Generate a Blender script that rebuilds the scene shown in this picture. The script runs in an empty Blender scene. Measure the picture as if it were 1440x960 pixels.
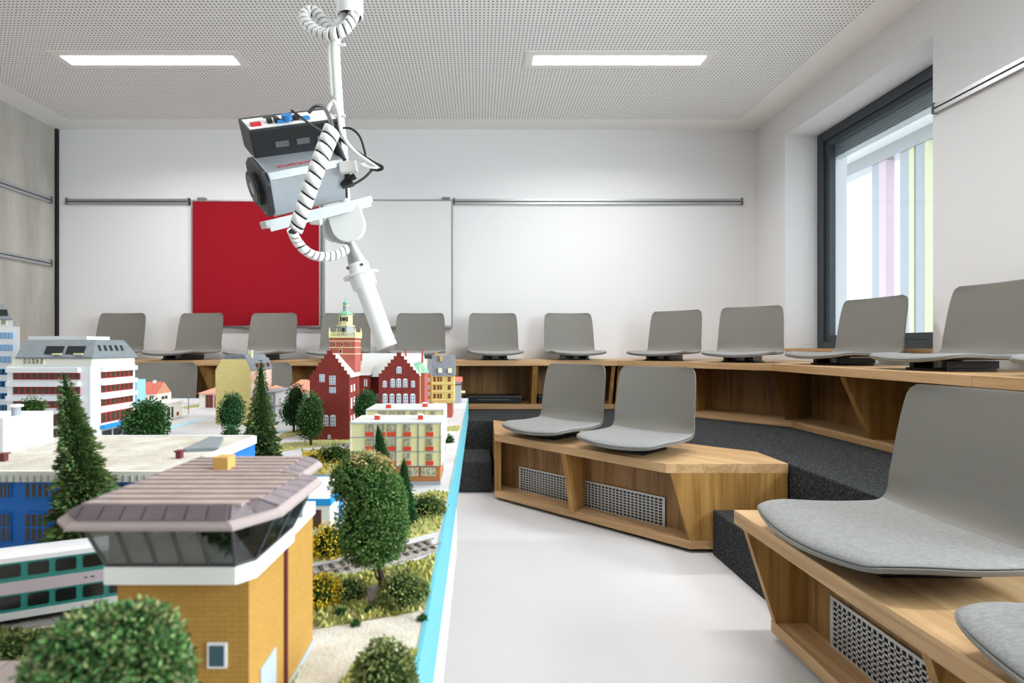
import bpy, bmesh, math, random
from mathutils import Vector, Matrix
random.seed(7)
R = random.Random(11)
C = bpy.context.scene.collection
PI = math.pi

# ------------------------------------------------------------------ camera, light, exposure
EYE = 0.90          # eye height; the room is 2.9 m high
FPX = 720.0         # focal length in pixels of the 1440 px wide frame (18 mm on 36 mm)
CX, CY = 672.0, 488.0
cam_d = bpy.data.cameras.new('camera'); cam = bpy.data.objects.new('camera', cam_d); C.objects.link(cam)
cam.location = (0, 0, EYE); cam.rotation_euler = (PI/2, 0, 0)
cam_d.lens = 18; cam_d.sensor_width = 36; cam_d.clip_start = 0.02
cam_d.shift_x = (720-CX)/1440; cam_d.shift_y = (CY-480)/1440
cam_d.dof.use_dof = True; cam_d.dof.focus_distance = 1.9; cam_d.dof.aperture_fstop = 8
sc = bpy.context.scene
sc.camera = cam
sc.view_settings.view_transform = 'Standard'; sc.view_settings.look = 'None'
sc.view_settings.gamma = 1; sc.view_settings.use_curve_mapping = False
sc.view_settings.exposure = 1.0
LAMP = 4.0; LAMP_W = 11.5; SKY = 1.05
w = bpy.data.worlds.new('sky'); sc.world = w; w.use_nodes = True
w.node_tree.nodes['Background'].inputs[0].default_value = (0.88, 0.94, 1.0, 1)
w.node_tree.nodes['Background'].inputs[1].default_value = SKY

# daylight falling through the second window, to the right of and behind the photographer
for nm_, loc_, sx_, sy_, pw_ in (('window_daylight', (3.2, -.075, 1.76), 3.5, 1.7, 150),):
    ld = bpy.data.lights.new(nm_, 'AREA'); ld.shape = 'RECTANGLE'; ld.size = sx_; ld.size_y = sy_; ld.energy = pw_; ld.color = (.93, .97, 1)
    lo_ = bpy.data.objects.new(nm_, ld); C.objects.link(lo_); lo_.location = loc_; lo_.rotation_euler = (PI/2, 0, PI/2)

# ------------------------------------------------------------------ helpers
def lin(h):
    h = h.lstrip('#'); o = []
    for i in (0, 2, 4):
        c = int(h[i:i+2], 16)/255
        o.append(c/12.92 if c <= .04045 else ((c+.055)/1.055)**2.4)
    return (*o, 1)
M = {}
def mat(name, col, rough=.5, metal=0, spec=.5, var=0, vscale=8, bump=0, bscale=60, stretch=(1,1,1), col2=None, emit=0, trans=0):
    m = bpy.data.materials.new(name); m.use_nodes = True; nt = m.node_tree; b = nt.nodes['Principled BSDF']
    c = lin(col)
    b.inputs['Base Color'].default_value = c; b.inputs['Roughness'].default_value = rough
    b.inputs['Metallic'].default_value = metal; b.inputs['Specular IOR Level'].default_value = spec
    if emit:
        b.inputs['Emission Color'].default_value = c; b.inputs['Emission Strength'].default_value = emit
    if var or col2 or bump:
        tc = nt.nodes.new('ShaderNodeTexCoord'); mp = nt.nodes.new('ShaderNodeMapping')
        mp.inputs['Scale'].default_value = stretch; nt.links.new(tc.outputs['Object'], mp.inputs[0])
        if var or col2:
            n = nt.nodes.new('ShaderNodeTexNoise'); n.inputs['Scale'].default_value = vscale; n.inputs['Detail'].default_value = 6
            n.inputs['Roughness'].default_value = .65
            nt.links.new(mp.outputs[0], n.inputs['Vector'])
            r = nt.nodes.new('ShaderNodeValToRGB'); nt.links.new(n.outputs[0], r.inputs[0])
            if col2: ca, cb = c, lin(col2)
            else: ca = tuple(x*(1-var) for x in c[:3])+(1,); cb = tuple(min(1, x*(1+var)) for x in c[:3])+(1,)
            r.color_ramp.elements[0].position = .35; r.color_ramp.elements[1].position = .65
            r.color_ramp.elements[0].color = ca; r.color_ramp.elements[1].color = cb
            nt.links.new(r.outputs[0], b.inputs['Base Color'])
        if bump:
            n2 = nt.nodes.new('ShaderNodeTexNoise'); n2.inputs['Scale'].default_value = bscale; n2.inputs['Detail'].default_value = 4
            nt.links.new(mp.outputs[0], n2.inputs['Vector'])
            bp = nt.nodes.new('ShaderNodeBump'); bp.inputs['Strength'].default_value = bump; bp.inputs['Distance'].default_value = .003
            nt.links.new(n2.outputs[0], bp.inputs['Height']); nt.links.new(bp.outputs[0], b.inputs['Normal'])
    M[name] = m; return m
def leafmat(name, cols, rough=.8):
    m = bpy.data.materials.new(name); m.use_nodes = True; nt = m.node_tree; b = nt.nodes['Principled BSDF']
    g = nt.nodes.new('ShaderNodeNewGeometry'); r = nt.nodes.new('ShaderNodeValToRGB')
    nt.links.new(g.outputs['Random Per Island'], r.inputs[0])
    el = r.color_ramp.elements
    while len(el) < len(cols): el.new(.5)
    for i, c in enumerate(cols): el[i].position = i/(len(cols)-1); el[i].color = tuple(min(1, q*1.4) for q in lin(c)[:3])+(1,)
    nt.links.new(r.outputs[0], b.inputs['Base Color']); b.inputs['Roughness'].default_value = rough
    b.inputs['Specular IOR Level'].default_value = .2
    M[name] = m; return m
def brickmat(name, c1, c2, mortar, bw, bh, rough=.8, ms=.004):
    m = bpy.data.materials.new(name); m.use_nodes = True; nt = m.node_tree; b = nt.nodes['Principled BSDF']
    tc = nt.nodes.new('ShaderNodeTexCoord'); s = nt.nodes.new('ShaderNodeSeparateXYZ'); nt.links.new(tc.outputs['Object'], s.inputs[0])
    a = nt.nodes.new('ShaderNodeMath'); a.operation = 'ADD'; nt.links.new(s.outputs[0], a.inputs[0]); nt.links.new(s.outputs[1], a.inputs[1])
    cb = nt.nodes.new('ShaderNodeCombineXYZ'); nt.links.new(a.outputs[0], cb.inputs[0]); nt.links.new(s.outputs[2], cb.inputs[1])
    t = nt.nodes.new('ShaderNodeTexBrick'); nt.links.new(cb.outputs[0], t.inputs['Vector'])
    t.inputs['Color1'].default_value = lin(c1); t.inputs['Color2'].default_value = lin(c2); t.inputs['Mortar'].default_value = lin(mortar)
    t.inputs['Scale'].default_value = 1; t.inputs['Brick Width'].default_value = bw; t.inputs['Row Height'].default_value = bh
    t.inputs['Mortar Size'].default_value = bh*.09
    nt.links.new(t.outputs[0], b.inputs['Base Color']); b.inputs['Roughness'].default_value = rough; b.inputs['Specular IOR Level'].default_value = .2
    M[name] = m; return m
def woodmat(name, c1, c2, axis, rough=.45):
    # oak veneer: grain stretched along one axis, broad figure plus fine pores
    m = bpy.data.materials.new(name); m.use_nodes = True; nt = m.node_tree; b = nt.nodes['Principled BSDF']
    tc = nt.nodes.new('ShaderNodeTexCoord'); mp = nt.nodes.new('ShaderNodeMapping'); nt.links.new(tc.outputs['Object'], mp.inputs[0])
    if axis == 'D':
        mp.inputs['Rotation'].default_value = (0, 0, PI/4); s = [.6, 14, 14]
    else:
        s = [14, 14, 14]; s['XYZ'.index(axis)] = .6
    mp.vector_type = 'POINT'
    mp2 = nt.nodes.new('ShaderNodeMapping'); mp2.inputs['Scale'].default_value = s; nt.links.new(mp.outputs[0], mp2.inputs[0])
    n = nt.nodes.new('ShaderNodeTexNoise'); n.inputs['Scale'].default_value = 1; n.inputs['Detail'].default_value = 5; n.inputs['Distortion'].default_value = .8
    nt.links.new(mp2.outputs[0], n.inputs['Vector'])
    w_ = nt.nodes.new('ShaderNodeMath'); w_.operation = 'MULTIPLY'; w_.inputs[1].default_value = 7; nt.links.new(n.outputs[0], w_.inputs[0])
    f = nt.nodes.new('ShaderNodeMath'); f.operation = 'PINGPONG'; f.inputs[1].default_value = 1; nt.links.new(w_.outputs[0], f.inputs[0])
    n2 = nt.nodes.new('ShaderNodeTexNoise'); n2.inputs['Scale'].default_value = 9; n2.inputs['Detail'].default_value = 3; nt.links.new(mp2.outputs[0], n2.inputs['Vector'])
    ad = nt.nodes.new('ShaderNodeMix'); ad.inputs[0].default_value = .55
    nt.links.new(f.outputs[0], ad.inputs[2]); nt.links.new(n2.outputs[0], ad.inputs[3])
    r = nt.nodes.new('ShaderNodeValToRGB'); nt.links.new(ad.outputs[0], r.inputs[0])
    r.color_ramp.elements[0].position = .2; r.color_ramp.elements[1].position = .75
    r.color_ramp.elements[0].color = lin(c1); r.color_ramp.elements[1].color = lin(c2)
    nt.links.new(r.outputs[0], b.inputs['Base Color']); b.inputs['Roughness'].default_value = rough; b.inputs['Specular IOR Level'].default_value = .35
    M[name] = m; return m

class B:
    def __init__(s): s.v = []; s.f = []; s.mi = []
    def add(s, vs, fs, k=0):
        o = len(s.v); s.v += [tuple(p) for p in vs]; s.f += [tuple(i+o for i in f) for f in fs]; s.mi += [k]*len(fs); return s
    def box(s, x0, x1, y0, y1, z0, z1, k=0):
        return s.hexa([(x0,y0,z0),(x1,y0,z0),(x1,y1,z0),(x0,y1,z0),(x0,y0,z1),(x1,y0,z1),(x1,y1,z1),(x0,y1,z1)], k)
    def hexa(s, p, k=0):
        return s.add(p, [(3,2,1,0),(4,5,6,7),(0,1,5,4),(1,2,6,5),(2,3,7,6),(3,0,4,7)], k)
    def prism(s, poly, z0, z1, k=0):
        n = len(poly)
        a = sum(poly[i][0]*poly[(i+1)%n][1]-poly[(i+1)%n][0]*poly[i][1] for i in range(n))
        if a < 0: poly = poly[::-1]
        return s.add([(x,y,z0) for x,y in poly]+[(x,y,z1) for x,y in poly],
            [tuple(range(n))[::-1], tuple(range(n,2*n))]+[(i,(i+1)%n,n+(i+1)%n,n+i) for i in range(n)], k)
    def plate(s, pts, thick, k=0):
        # planar polygon of 3D points given thickness along a vector
        n = len(pts); t = Vector(thick)
        return s.add([tuple(p) for p in pts]+[tuple(Vector(p)+t) for p in pts],
            [tuple(range(n))[::-1], tuple(range(n,2*n))]+[(i,(i+1)%n,n+(i+1)%n,n+i) for i in range(n)], k)
    def tube(s, pts, r, n=10, cap=True, k=0):
        pts = [Vector(p) for p in pts]; rs = r if isinstance(r, (list, tuple)) else [r]*len(pts)
        d = (pts[1]-pts[0]).normalized(); u = d.orthogonal().normalized(); vs = []; fs = []
        for i, p in enumerate(pts):
            if 0 < i < len(pts)-1: t = (pts[i+1]-pts[i-1]).normalized()
            elif i == 0: t = d
            else: t = (pts[-1]-pts[-2]).normalized()
            u = (u-t*u.dot(t)).normalized(); q = t.cross(u)
            for j in range(n):
                a = 2*PI*j/n; vs.append(p+(u*math.cos(a)+q*math.sin(a))*rs[i])
        for i in range(len(pts)-1):
            for j in range(n):
                j2 = (j+1) % n; fs.append((i*n+j, i*n+j2, (i+1)*n+j2, (i+1)*n+j))
        if cap: fs.append(tuple(range(n))[::-1]); fs.append(tuple((len(pts)-1)*n+j for j in range(n)))
        return s.add(vs, fs, k)
    def lathe(s, prof, c, n=16, k=0):   # prof: (radius, z) pairs
        vs = []; fs = []
        for r, z in prof:
            for j in range(n):
                a = 2*PI*(j+.5)/n; vs.append((c[0]+r*math.cos(a), c[1]+r*math.sin(a), c[2]+z))
        for i in range(len(prof)-1):
            for j in range(n):
                j2 = (j+1) % n; fs.append((i*n+j, i*n+j2, (i+1)*n+j2, (i+1)*n+j))
        fs.append(tuple(range(n))[::-1]); fs.append(tuple((len(prof)-1)*n+j for j in range(n)))
        return s.add(vs, fs, k)
    def build(s, name, m, parent=None, smooth=False, bevel=0, origin=None, autosm=True):
        me = bpy.data.meshes.new(name)
        off = Vector(parent['org']) if (parent is not None and 'org' in parent) else (Vector(origin) if origin else Vector((0,0,0)))
        me.from_pydata([tuple(Vector(p)-off) for p in s.v], [], s.f)
        for mm in (m if isinstance(m, (list, tuple)) else [m]): me.materials.append(M[mm])
        for p, k in zip(me.polygons, s.mi): p.material_index = k; p.use_smooth = smooth
        me.update()
        if bevel:
            bm = bmesh.new(); bm.from_mesh(me)
            ed = [e for e in bm.edges if len(e.link_faces) == 2 and e.calc_face_angle(0) > .5]
            bmesh.ops.bevel(bm, geom=ed, offset=bevel, segments=2, affect='EDGES', profile=.6)
            bm.to_mesh(me); bm.free()
        o = bpy.data.objects.new(name, me); C.objects.link(o)
        if parent is not None:
            o.parent = parent
            if 'org' in parent: o['org'] = parent['org']
        elif origin: o.location = origin
        return o
def tag(o, label=None, cat=None, group=None, kind=None):
    if label: o['label'] = label
    if cat: o['category'] = cat
    if group: o['group'] = group
    if kind: o['kind'] = kind
    return o
TMP_ORG = []
def thing(name, label, cat, loc, rz=0, group=None, world=True):
    o = bpy.data.objects.new(name, None); C.objects.link(o); o.location = loc; o.rotation_euler = (0,0,rz)
    o.empty_display_size = .05
    if world: o['org'] = tuple(loc)       # children are written in world coordinates
    TMP_ORG.append(o)
    return tag(o, label, cat, group)
def struct(o): o['kind'] = 'structure'; return o
def copy_tree(o, parent=None):
    c = o.copy(); C.objects.link(c); c.parent = parent
    for ch in o.children: copy_tree(ch, c)
    return c
# a pixel of the photograph placed at distance y
def P(px, py, y): return Vector(((px-CX)*y/FPX, y, EYE-(py-CY)*y/FPX))
def PX(px, y): return (px-CX)*y/FPX
def PZ(py, y): return EYE-(py-CY)*y/FPX

# ------------------------------------------------------------------ materials
mat('paint', '#e6e6e8', .85, spec=.2, bump=.08, bscale=400)
mat('floor_vinyl', '#d6d3d4', .42, spec=.35, var=.015, vscale=3)
mat('white_gloss', '#f2f2f0', .35); mat('white_matt', '#eceae6', .7)
mat('alu', '#b9babb', .35, metal=.85); mat('alu_dark', '#8d8e90', .4, metal=.7)
mat('black', '#121213', .5); mat('black_plastic', '#191b1e', .38); mat('grey_plastic', '#55575b', .4)
mat('anthracite', '#3a4249', .45)
mat('shell', '#7a7771', .48, spec=.35); mat('shell_edge', '#a5a29e', .5)
mat('cushion', '#848484', .95, spec=.1, col2='#9a9a98', vscale=260, bump=.3, bscale=900, stretch=(1,.25,1))
mat('red_board', '#970f20', .85, spec=.2, bump=.1, bscale=600)
mat('board_white', '#e3e4e4', .25)
mat('carpet', '#2b2d31', .98, spec=.05, bump=.8, bscale=500)
mat('silver', '#cdd2d8', .30, metal=.65, var=.05, vscale=40, stretch=(1,1,12))
mat('bezel', '#303236', .45); mat('blind', '#c3c9ce', .4); mat('tray_grey', '#c4c7c8', .5); mat('leaf_shade_core', '#1f3316', .95, spec=.05); mat('red_ink', '#c0202c', .5); mat('blue_plug', '#2a7fc4', .5); mat('lens', '#15181c', .08)  # dark green leaf core carries the shade inside the crowns
mat('cyan_edge', '#5fb0bf', .5); mat('cyan_frame', '#f2f3f3', .5)
woodmat('oak_x', '#ad855a', '#cba77c', 'X'); woodmat('oak_y', '#ad855a', '#cba77c', 'Y'); woodmat('oak_z', '#8a602f', '#b1874c', 'Z')
woodmat('oak_d', '#ad855a', '#cba77c', 'D'); woodmat('oak_back_shaded', '#755330', '#9c7547', 'Z')  # back panel oak is darker: shelf shade put into its colour
mat('grille_metal', '#bfbdba', .4, metal=.3)
mat('sky_fin_grey', '#b9bcc2', .7); mat('sky_fin_pink', '#e4cad6', .7); mat('sky_fin_yellow', '#e4e4bd', .7)
# carpet speckle
nt = M['carpet'].node_tree; b_ = nt.nodes['Principled BSDF']
tc = nt.nodes.new('ShaderNodeTexCoord'); n_ = nt.nodes.new('ShaderNodeTexNoise'); n_.inputs['Scale'].default_value = 160; n_.inputs['Detail'].default_value = 8; n_.inputs['Roughness'].default_value = .8
r_ = nt.nodes.new('ShaderNodeValToRGB'); nt.links.new(tc.outputs['Object'], n_.inputs['Vector']); nt.links.new(n_.outputs[0], r_.inputs[0])
r_.color_ramp.elements[0].position = .42; r_.color_ramp.elements[0].color = lin('#242526'); r_.color_ramp.elements[1].position = .72; r_.color_ramp.elements[1].color = lin('#a0a1a4')
e_ = r_.color_ramp.elements.new(.56); e_.color = lin('#434445'); nt.links.new(r_.outputs[0], b_.inputs['Base Color'])
# concrete with vertical shutter streaks
mat('concrete', '#a19d96', .85, spec=.2, col2='#bdb8b0', vscale=1.3, stretch=(3,3,.5), bump=.2, bscale=20)
# lamp diffuser and glass
mat('diffuser', '#ffffff', .5, emit=LAMP)
def glass(name, tint=(1,1,1,1), refl=.1):
    m = bpy.data.materials.new(name); m.use_nodes = True; nt = m.node_tree; nt.nodes.clear()
    o = nt.nodes.new('ShaderNodeOutputMaterial'); t = nt.nodes.new('ShaderNodeBsdfTransparent'); g = nt.nodes.new('ShaderNodeBsdfGlossy'); x = nt.nodes.new('ShaderNodeMixShader')
    t.inputs[0].default_value = tint; g.inputs['Roughness'].default_value = .03; x.inputs[0].default_value = refl
    nt.links.new(t.outputs[0], x.inputs[1]); nt.links.new(g.outputs[0], x.inputs[2]); nt.links.new(x.outputs[0], o.inputs[0]); M[name] = m
glass('window_glass', (.93,.97,.98,1), .06); glass('cabin_glass', (.42,.47,.48,1), .14)
# perforated plasterboard: 12 mm holes, their shade painted as grey dots, on a 25 mm grid inside the field, plain border
def ceilmat():
    m = bpy.data.materials.new('ceiling_board'); m.use_nodes = True; nt = m.node_tree; b = nt.nodes['Principled BSDF']
    N = nt.nodes.new; L = nt.links.new
    tc = N('ShaderNodeTexCoord'); s = N('ShaderNodeSeparateXYZ'); L(tc.outputs['Object'], s.inputs[0])
    def mth(op, a, b2=None, c2=None):
        n = N('ShaderNodeMath'); n.operation = op
        for i, q in enumerate((a, b2, c2)):
            if q is None: continue
            if isinstance(q, (int, float)): n.inputs[i].default_value = q
            else: L(q, n.inputs[i])
        return n.outputs[0]
    fx = mth('SUBTRACT', mth('FRACT', mth('DIVIDE', mth('ADD', s.outputs[0], 10.0), .025)), .5)
    fy = mth('SUBTRACT', mth('FRACT', mth('DIVIDE', mth('ADD', s.outputs[1], 10.0), .025)), .5)
    d = mth('SQRT', mth('ADD', mth('MULTIPLY', fx, fx), mth('MULTIPLY', fy, fy)))
    h = mth('LESS_THAN', d, .245)
    for q, lo, hi in ((s.outputs[0], -3.6, 2.30), (s.outputs[1], -2.2, 4.49)):
        h = mth('MULTIPLY', h, mth('GREATER_THAN', q, lo)); h = mth('MULTIPLY', h, mth('LESS_THAN', q, hi))
    mx = N('ShaderNodeMix'); mx.data_type = 'RGBA'; L(h, mx.inputs[0]); mx.inputs[6].default_value = lin('#f4f4f3'); mx.inputs[7].default_value = lin('#8c8c8f')
    L(mx.outputs[2], b.inputs['Base Color']); b.inputs['Roughness'].default_value = .9; b.inputs['Specular IOR Level'].default_value = .1
    M['ceiling_board'] = m
ceilmat()
# model-town materials
mat('asphalt', '#b9b7b8', .9, col2='#cdccce', vscale=9); mat('sand', '#bcb3a3', .95, col2='#dad4c9', vscale=25, bump=.4, bscale=300)
mat('ballast', '#8f8880', .95, col2='#b9b3ad', vscale=300, bump=.8, bscale=500)
mat('rail_metal', '#8a7f76', .4, metal=.5); mat('sleeper', '#4b403a', .8)
brickmat('brick_red', '#86302b', '#7a2a27', '#9a5148', .012, .004); brickmat('brick_ochre', '#b88d48', '#b28743', '#a57c3c', .009, .0032)
brickmat('brick_cream', '#e6d491', '#dfcd89', '#d3c07c', .02, .006)
mat('roof_pale', '#c8cac8', .6, var=.05); mat('roof_grey', '#7f868b', .6, var=.08, vscale=50); mat('roof_slate', '#7c7f86', .7, var=.15, vscale=120)
mat('roof_red', '#cf6e5e', .8, var=.08, vscale=60); mat('roof_orange', '#dd9a7e', .8, var=.08, vscale=60)
mat('cream', '#e6dfa6', .7); mat('cream_light', '#eae6d8', .7); mat('town_white', '#e8e9ea', .6); mat('town_grey', '#9fa3a8', .6)
mat('town_red', '#b5293a', .6); mat('signal_red', '#d9432c', .6); mat('brown', '#b0703a', .7); mat('blue', '#1b74cf', .55); mat('blue_bright', '#1f97e0', .55)
mat('blue_pale', '#9fd3ea', .6); mat('green_copper', '#7fb496', .7); mat('yellow_wall', '#d6bd70', .7); mat('pink_brick', '#b0584d', .8); mat('pane', '#3a3f42', .15); mat('pane_brown', '#4a3c2c', .3)
mat('pane_blue', '#9fb0c4', .2); mat('pane_dark', '#1d2224', .15); mat('curtain', '#cfc7a0', .7, col2='#6d6a55', vscale=220); mat('mural', '#ece4dc', .7, col2='#e09a78', vscale=14)
mat('shingle', '#a8958f', .6, var=.12, vscale=40, bump=.2, bscale=200); mat('shingle_dark', '#776a6c', .55, var=.1, vscale=40); mat('eave', '#ab9a97', .6)
mat('frame_dark', '#3b3a3b', .5); mat('chimney_yellow', '#cc9f55', .7); mat('maroon', '#6b2e30', .7); mat('teal', '#2f8f86', .4); mat('coach_white', '#e6e4e6', .35); mat('coach_lower', '#cdbfc8', .4)
mat('bark', '#4f3f33', .9); mat('foundation', '#a9b3b8', .7); mat('window_teal', '#2f5560', .25); mat('earth', '#7d735a', .95, col2='#a49a6a', vscale=40)
mat('grass_base', '#a3a067', .95, col2='#bdb77f', vscale=30)
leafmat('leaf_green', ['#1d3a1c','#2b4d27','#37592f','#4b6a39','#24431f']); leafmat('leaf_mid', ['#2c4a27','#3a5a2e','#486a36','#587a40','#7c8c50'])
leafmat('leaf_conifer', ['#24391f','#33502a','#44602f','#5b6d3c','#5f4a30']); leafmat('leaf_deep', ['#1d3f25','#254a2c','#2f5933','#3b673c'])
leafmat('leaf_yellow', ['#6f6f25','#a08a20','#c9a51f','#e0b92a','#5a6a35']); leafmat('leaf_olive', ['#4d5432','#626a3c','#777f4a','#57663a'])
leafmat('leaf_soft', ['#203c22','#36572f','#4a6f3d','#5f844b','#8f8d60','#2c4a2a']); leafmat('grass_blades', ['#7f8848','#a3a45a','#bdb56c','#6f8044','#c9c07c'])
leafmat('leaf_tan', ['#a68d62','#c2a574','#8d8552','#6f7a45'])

# ------------------------------------------------------------------ room shell
XL, XR, YB, YF, HC = -3.87, 2.556, 4.706, -2.6, 2.90
def S(name, b, m): return struct(b.build(name, m))
S('floor', B().box(XL-.3, XR+.6, YF-.2, YB+.2, -.1, 0), 'floor_vinyl')
S('ceiling', B().box(XL-.3, XR+.6, YF-.2, YB+.2, HC, HC+.1), 'ceiling_board')
S('wall_back', B().box(XL+.0, XR+.6, YB, YB+.2, 0, HC), 'paint')
S('wall_left', B().box(XL-.3, XL, YF-.2, YB+.2, 0, HC), 'concrete')
S('wall_front', B().box(XL, XR+.6, YF-.2, YF, 0, HC), 'concrete')
T = XR+.515
W1 = (2.876, 4.26, .87, 2.655); W2 = (-1.9, 1.75, .87, 2.655)
wr = B()
wr.box(XR, T, YF, YB, 0, W1[2]).box(XR, T, YF, YB, W1[3], HC)
wr.box(XR, T, W1[1], YB, W1[2], W1[3]).box(XR, T, W2[1], W1[0], W1[2], W1[3]).box(XR, T, YF, W2[0], W1[2], W1[3])
S('wall_right', wr, 'paint')
struct(B().box(XL, XL+.022, YB-.025, YB, 0, HC-.002).build('trim_1', 'black'))
for i, (y0, y1, z0, z1) in enumerate((W1, W2)):
    fx0, fx1 = XR+.266, XR+.345
    wroot = thing('window_%d' % (i+1), None, None, (fx0, (y0+y1)/2, z0)); wroot['kind'] = 'structure'
    fr = B(); e = .075
    fr.box(fx0, fx1, y0, y0+e, z0, z1).box(fx0, fx1, y1-e, y1, z0, z1).box(fx0, fx1, y0+e, y1-e, z0, z0+e).box(fx0, fx1, y0+e, y1-e, z1-e, z1)
    fr.build('window_frame', 'anthracite', wroot, bevel=.004)
    sa = B(); q = e+.045; g = .018
    a0, a1, b0, b1 = y0+e, y1-e, z0+e, z1-e
    sa.box(fx0+g, fx1-.01, a0, a0+.05, b0, b1).box(fx0+g, fx1-.01, a1-.05, a1, b0, b1).box(fx0+g, fx1-.01, a0+.05, a1-.05, b0, b0+.05).box(fx0+g, fx1-.01, a0+.05, a1-.05, b1-.05, b1)
    sa.build('sash', 'anthracite', wroot, bevel=.004)
    B().box(fx0+.04, fx0+.046, a0+.05, a1-.05, b0+.05, b1-.05).build('glass_pane', 'window_glass', wroot)
    for k in range(8):
        B().box(fx1+.03, fx1+.11, y0+.02, y1-.02, z1-.20+k*.02, z1-.193+k*.02).build('blind_slat', 'blind', wroot)
    B().box(XR-.012, fx0, y0+.002, y1-.002, z0, z0+.02).build('window_sill', 'oak_y', wroot)
# outside: canopy slab with edge beam and coloured vertical fins
o = B().box(XR+1.0, 4.45, 2.2, 9.5, 3.0, 3.12).build('roof_canopy', 'white_matt'); tag(o, 'pale underside of the roof canopy seen outside through the window', 'canopy')
o = B().box(4.25, 4.42, 2.2, 9.5, 2.86, 3.0).build('edge_beam', 'alu'); tag(o, 'grey beam along the canopy edge outside the window', 'beam')
fins = [(1235, 10, 'grey'), (1245, 10, 'pink'), (1276, 13, 'grey'), (1286, 7, 'yellow'), (1298, 12, 'grey'), (1308, 7, 'yellow')]
lab = ['grey vertical facade fin outside window, nearest the window\'s left frame', 'pink vertical facade fin outside window, beside the first grey fin', 'grey vertical fin outside window between the pink and first yellow fins',
       'narrow yellow vertical fin outside window, left one of the two yellow', 'grey vertical fin outside window between the two yellow fins', 'narrow yellow vertical fin outside window by the right edge of the opening']
for (px, wd, c), l in zip(fins, lab):
    ya = 4.3*FPX/(px+wd/2-CX); yb = 4.3*FPX/(px-wd/2-CX)
    o = B().box(4.27, 4.36, ya, yb, -.5, 2.86).build('facade_fin', 'sky_fin_'+c, origin=(4.3, (ya+yb)/2, -.5)); tag(o, l, 'fin', 'vertical facade fins outside the window')
o = B().box(XR+.6, 9.5, -6, 12, -.62, -.5).build('terrace', 'white_matt'); tag(o, 'pale terrace ground outside the window', 'terrace')

# ceiling lamps (two in view, two more rows further forward)
def lamp(x0, y0, label, g):
    t = thing('ceiling_light', label, 'lamp', (x0+.65, y0+.105, HC), 0, g)
    B().box(x0, x0+1.303, y0, y0+.214, HC-.004, HC).build('frame', 'white_matt', t)
    B().box(x0+.058, x0+1.238, y0+.052, y0+.158, HC-.007, HC-.003).build('diffuser', 'diffuser', t)
    ld = bpy.data.lights.new('lamp_light', 'AREA'); ld.shape = 'RECTANGLE'; ld.size = 1.17; ld.size_y = .10; ld.energy = LAMP_W; ld.spread = math.radians(150); ld.color = (1, .985, .96)
    lo_ = bpy.data.objects.new('lamp_light', ld); C.objects.link(lo_); lo_.location = (x0+.648, y0+.105, HC-.009); lo_.rotation_euler = (0, 0, 0)
lamp(PX(64, 3.46), 3.46, 'long recessed ceiling light at the left of the red board', 'recessed ceiling lights')
lamp(PX(740.5, 3.46), 3.46, 'long recessed ceiling light at the right, above the bare wall', 'recessed ceiling lights')
for yy in (1.3,):
    for xx in (-2.93, .33): lamp(xx, yy, 'long recessed ceiling light behind the photographer, out of view', 'ceiling lights out of view')

# rails
def rail(label, a, b2, axis, depth=.022, hgt=.05, m='alu_dark'):
    t = thing('display_rail', label, 'rail', a, 0, 'aluminium display rails')
    r1, r2 = B(), B()
    for (zz, hh, bb) in ((0, .020, r1), (.030, .020, r1), (.020, .010, r2)):
        dd = depth if bb is r1 else depth*.4
        if axis == 'x': bb.box(a[0], b2[0], a[1]-dd, a[1], a[2]+zz, a[2]+zz+hh)
        elif axis == 'l': bb.box(a[0], a[0]+dd, a[1], b2[1], a[2]+zz, a[2]+zz+hh)
        else: bb.box(a[0]-dd, a[0], a[1], b2[1], a[2]+zz, a[2]+zz+hh)
    r1.build('rail_profile', 'alu', t); r2.build('groove', 'grey_plastic', t)
    e = a if axis == 'x' else b2
    c = B()
    if axis == 'x':
        for xx in (a[0], b2[0]-.012): c.box(xx, xx+.012, a[1]-depth-.004, a[1], a[2]-.002, a[2]+.058)
    else:
        s = 1 if axis == 'l' else -1
        c.box(min(a[0], a[0]+s*(depth+.004)), max(a[0], a[0]+s*(depth+.004)), b2[1]-.012, b2[1], a[2]-.002, a[2]+.058)
    c.build('end_cap', 'grey_plastic', t)
zr = PZ(288, YB)
rail('aluminium rail on the back wall left of the red board', (PX(95, YB), YB, zr), (PX(268, YB), YB, zr), 'x')
rail('aluminium rail on the back wall right of the whiteboard', (PX(638, YB), YB, zr), (PX(1043, YB), YB, zr), 'x')
rail('upper aluminium rail on the concrete wall', (XL, 1.0, 2.20), (XL, 4.63, 2.20), 'l')
rail('lower aluminium rail on the concrete wall', (XL, 1.0, 1.63), (XL, 4.63, 1.63), 'l')
rail('aluminium rail on the right wall beside the window', (XR, 1.85, 2.20), (XR, 2.857, 2.20), 'r')
def board(name, label, x0, x1, z0, z1, face, cat):
    t = thing(name, label, cat, ((x0+x1)/2, YB, z0)); y = YB-.035; e = .014
    B().box(x0+e, x1-e, y+.004, YB-.012, z0+e, z1-e).build('panel', face, t)
    B().box(x0, x0+e, y, YB-.01, z0, z1).box(x1-e, x1, y, YB-.01, z0, z1).box(x0+e, x1-e, y, YB-.01, z0, z0+e).box(x0+e, x1-e, y, YB-.01, z1-e, z1).build('frame', 'alu', t)
    cl = B()
    for xx in (x0+.06, x1-.1): cl.box(xx, xx+.07, y-.006, YB, z1-.006, z1+.02)
    cl.build('hook', 'alu_dark', t)
    if name == 'whiteboard': B().box(x1-.12, x1-.02, y-.02, YB-.01, z0-.012, z0+.004).build('pen_ledge', 'alu', t)
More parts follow.
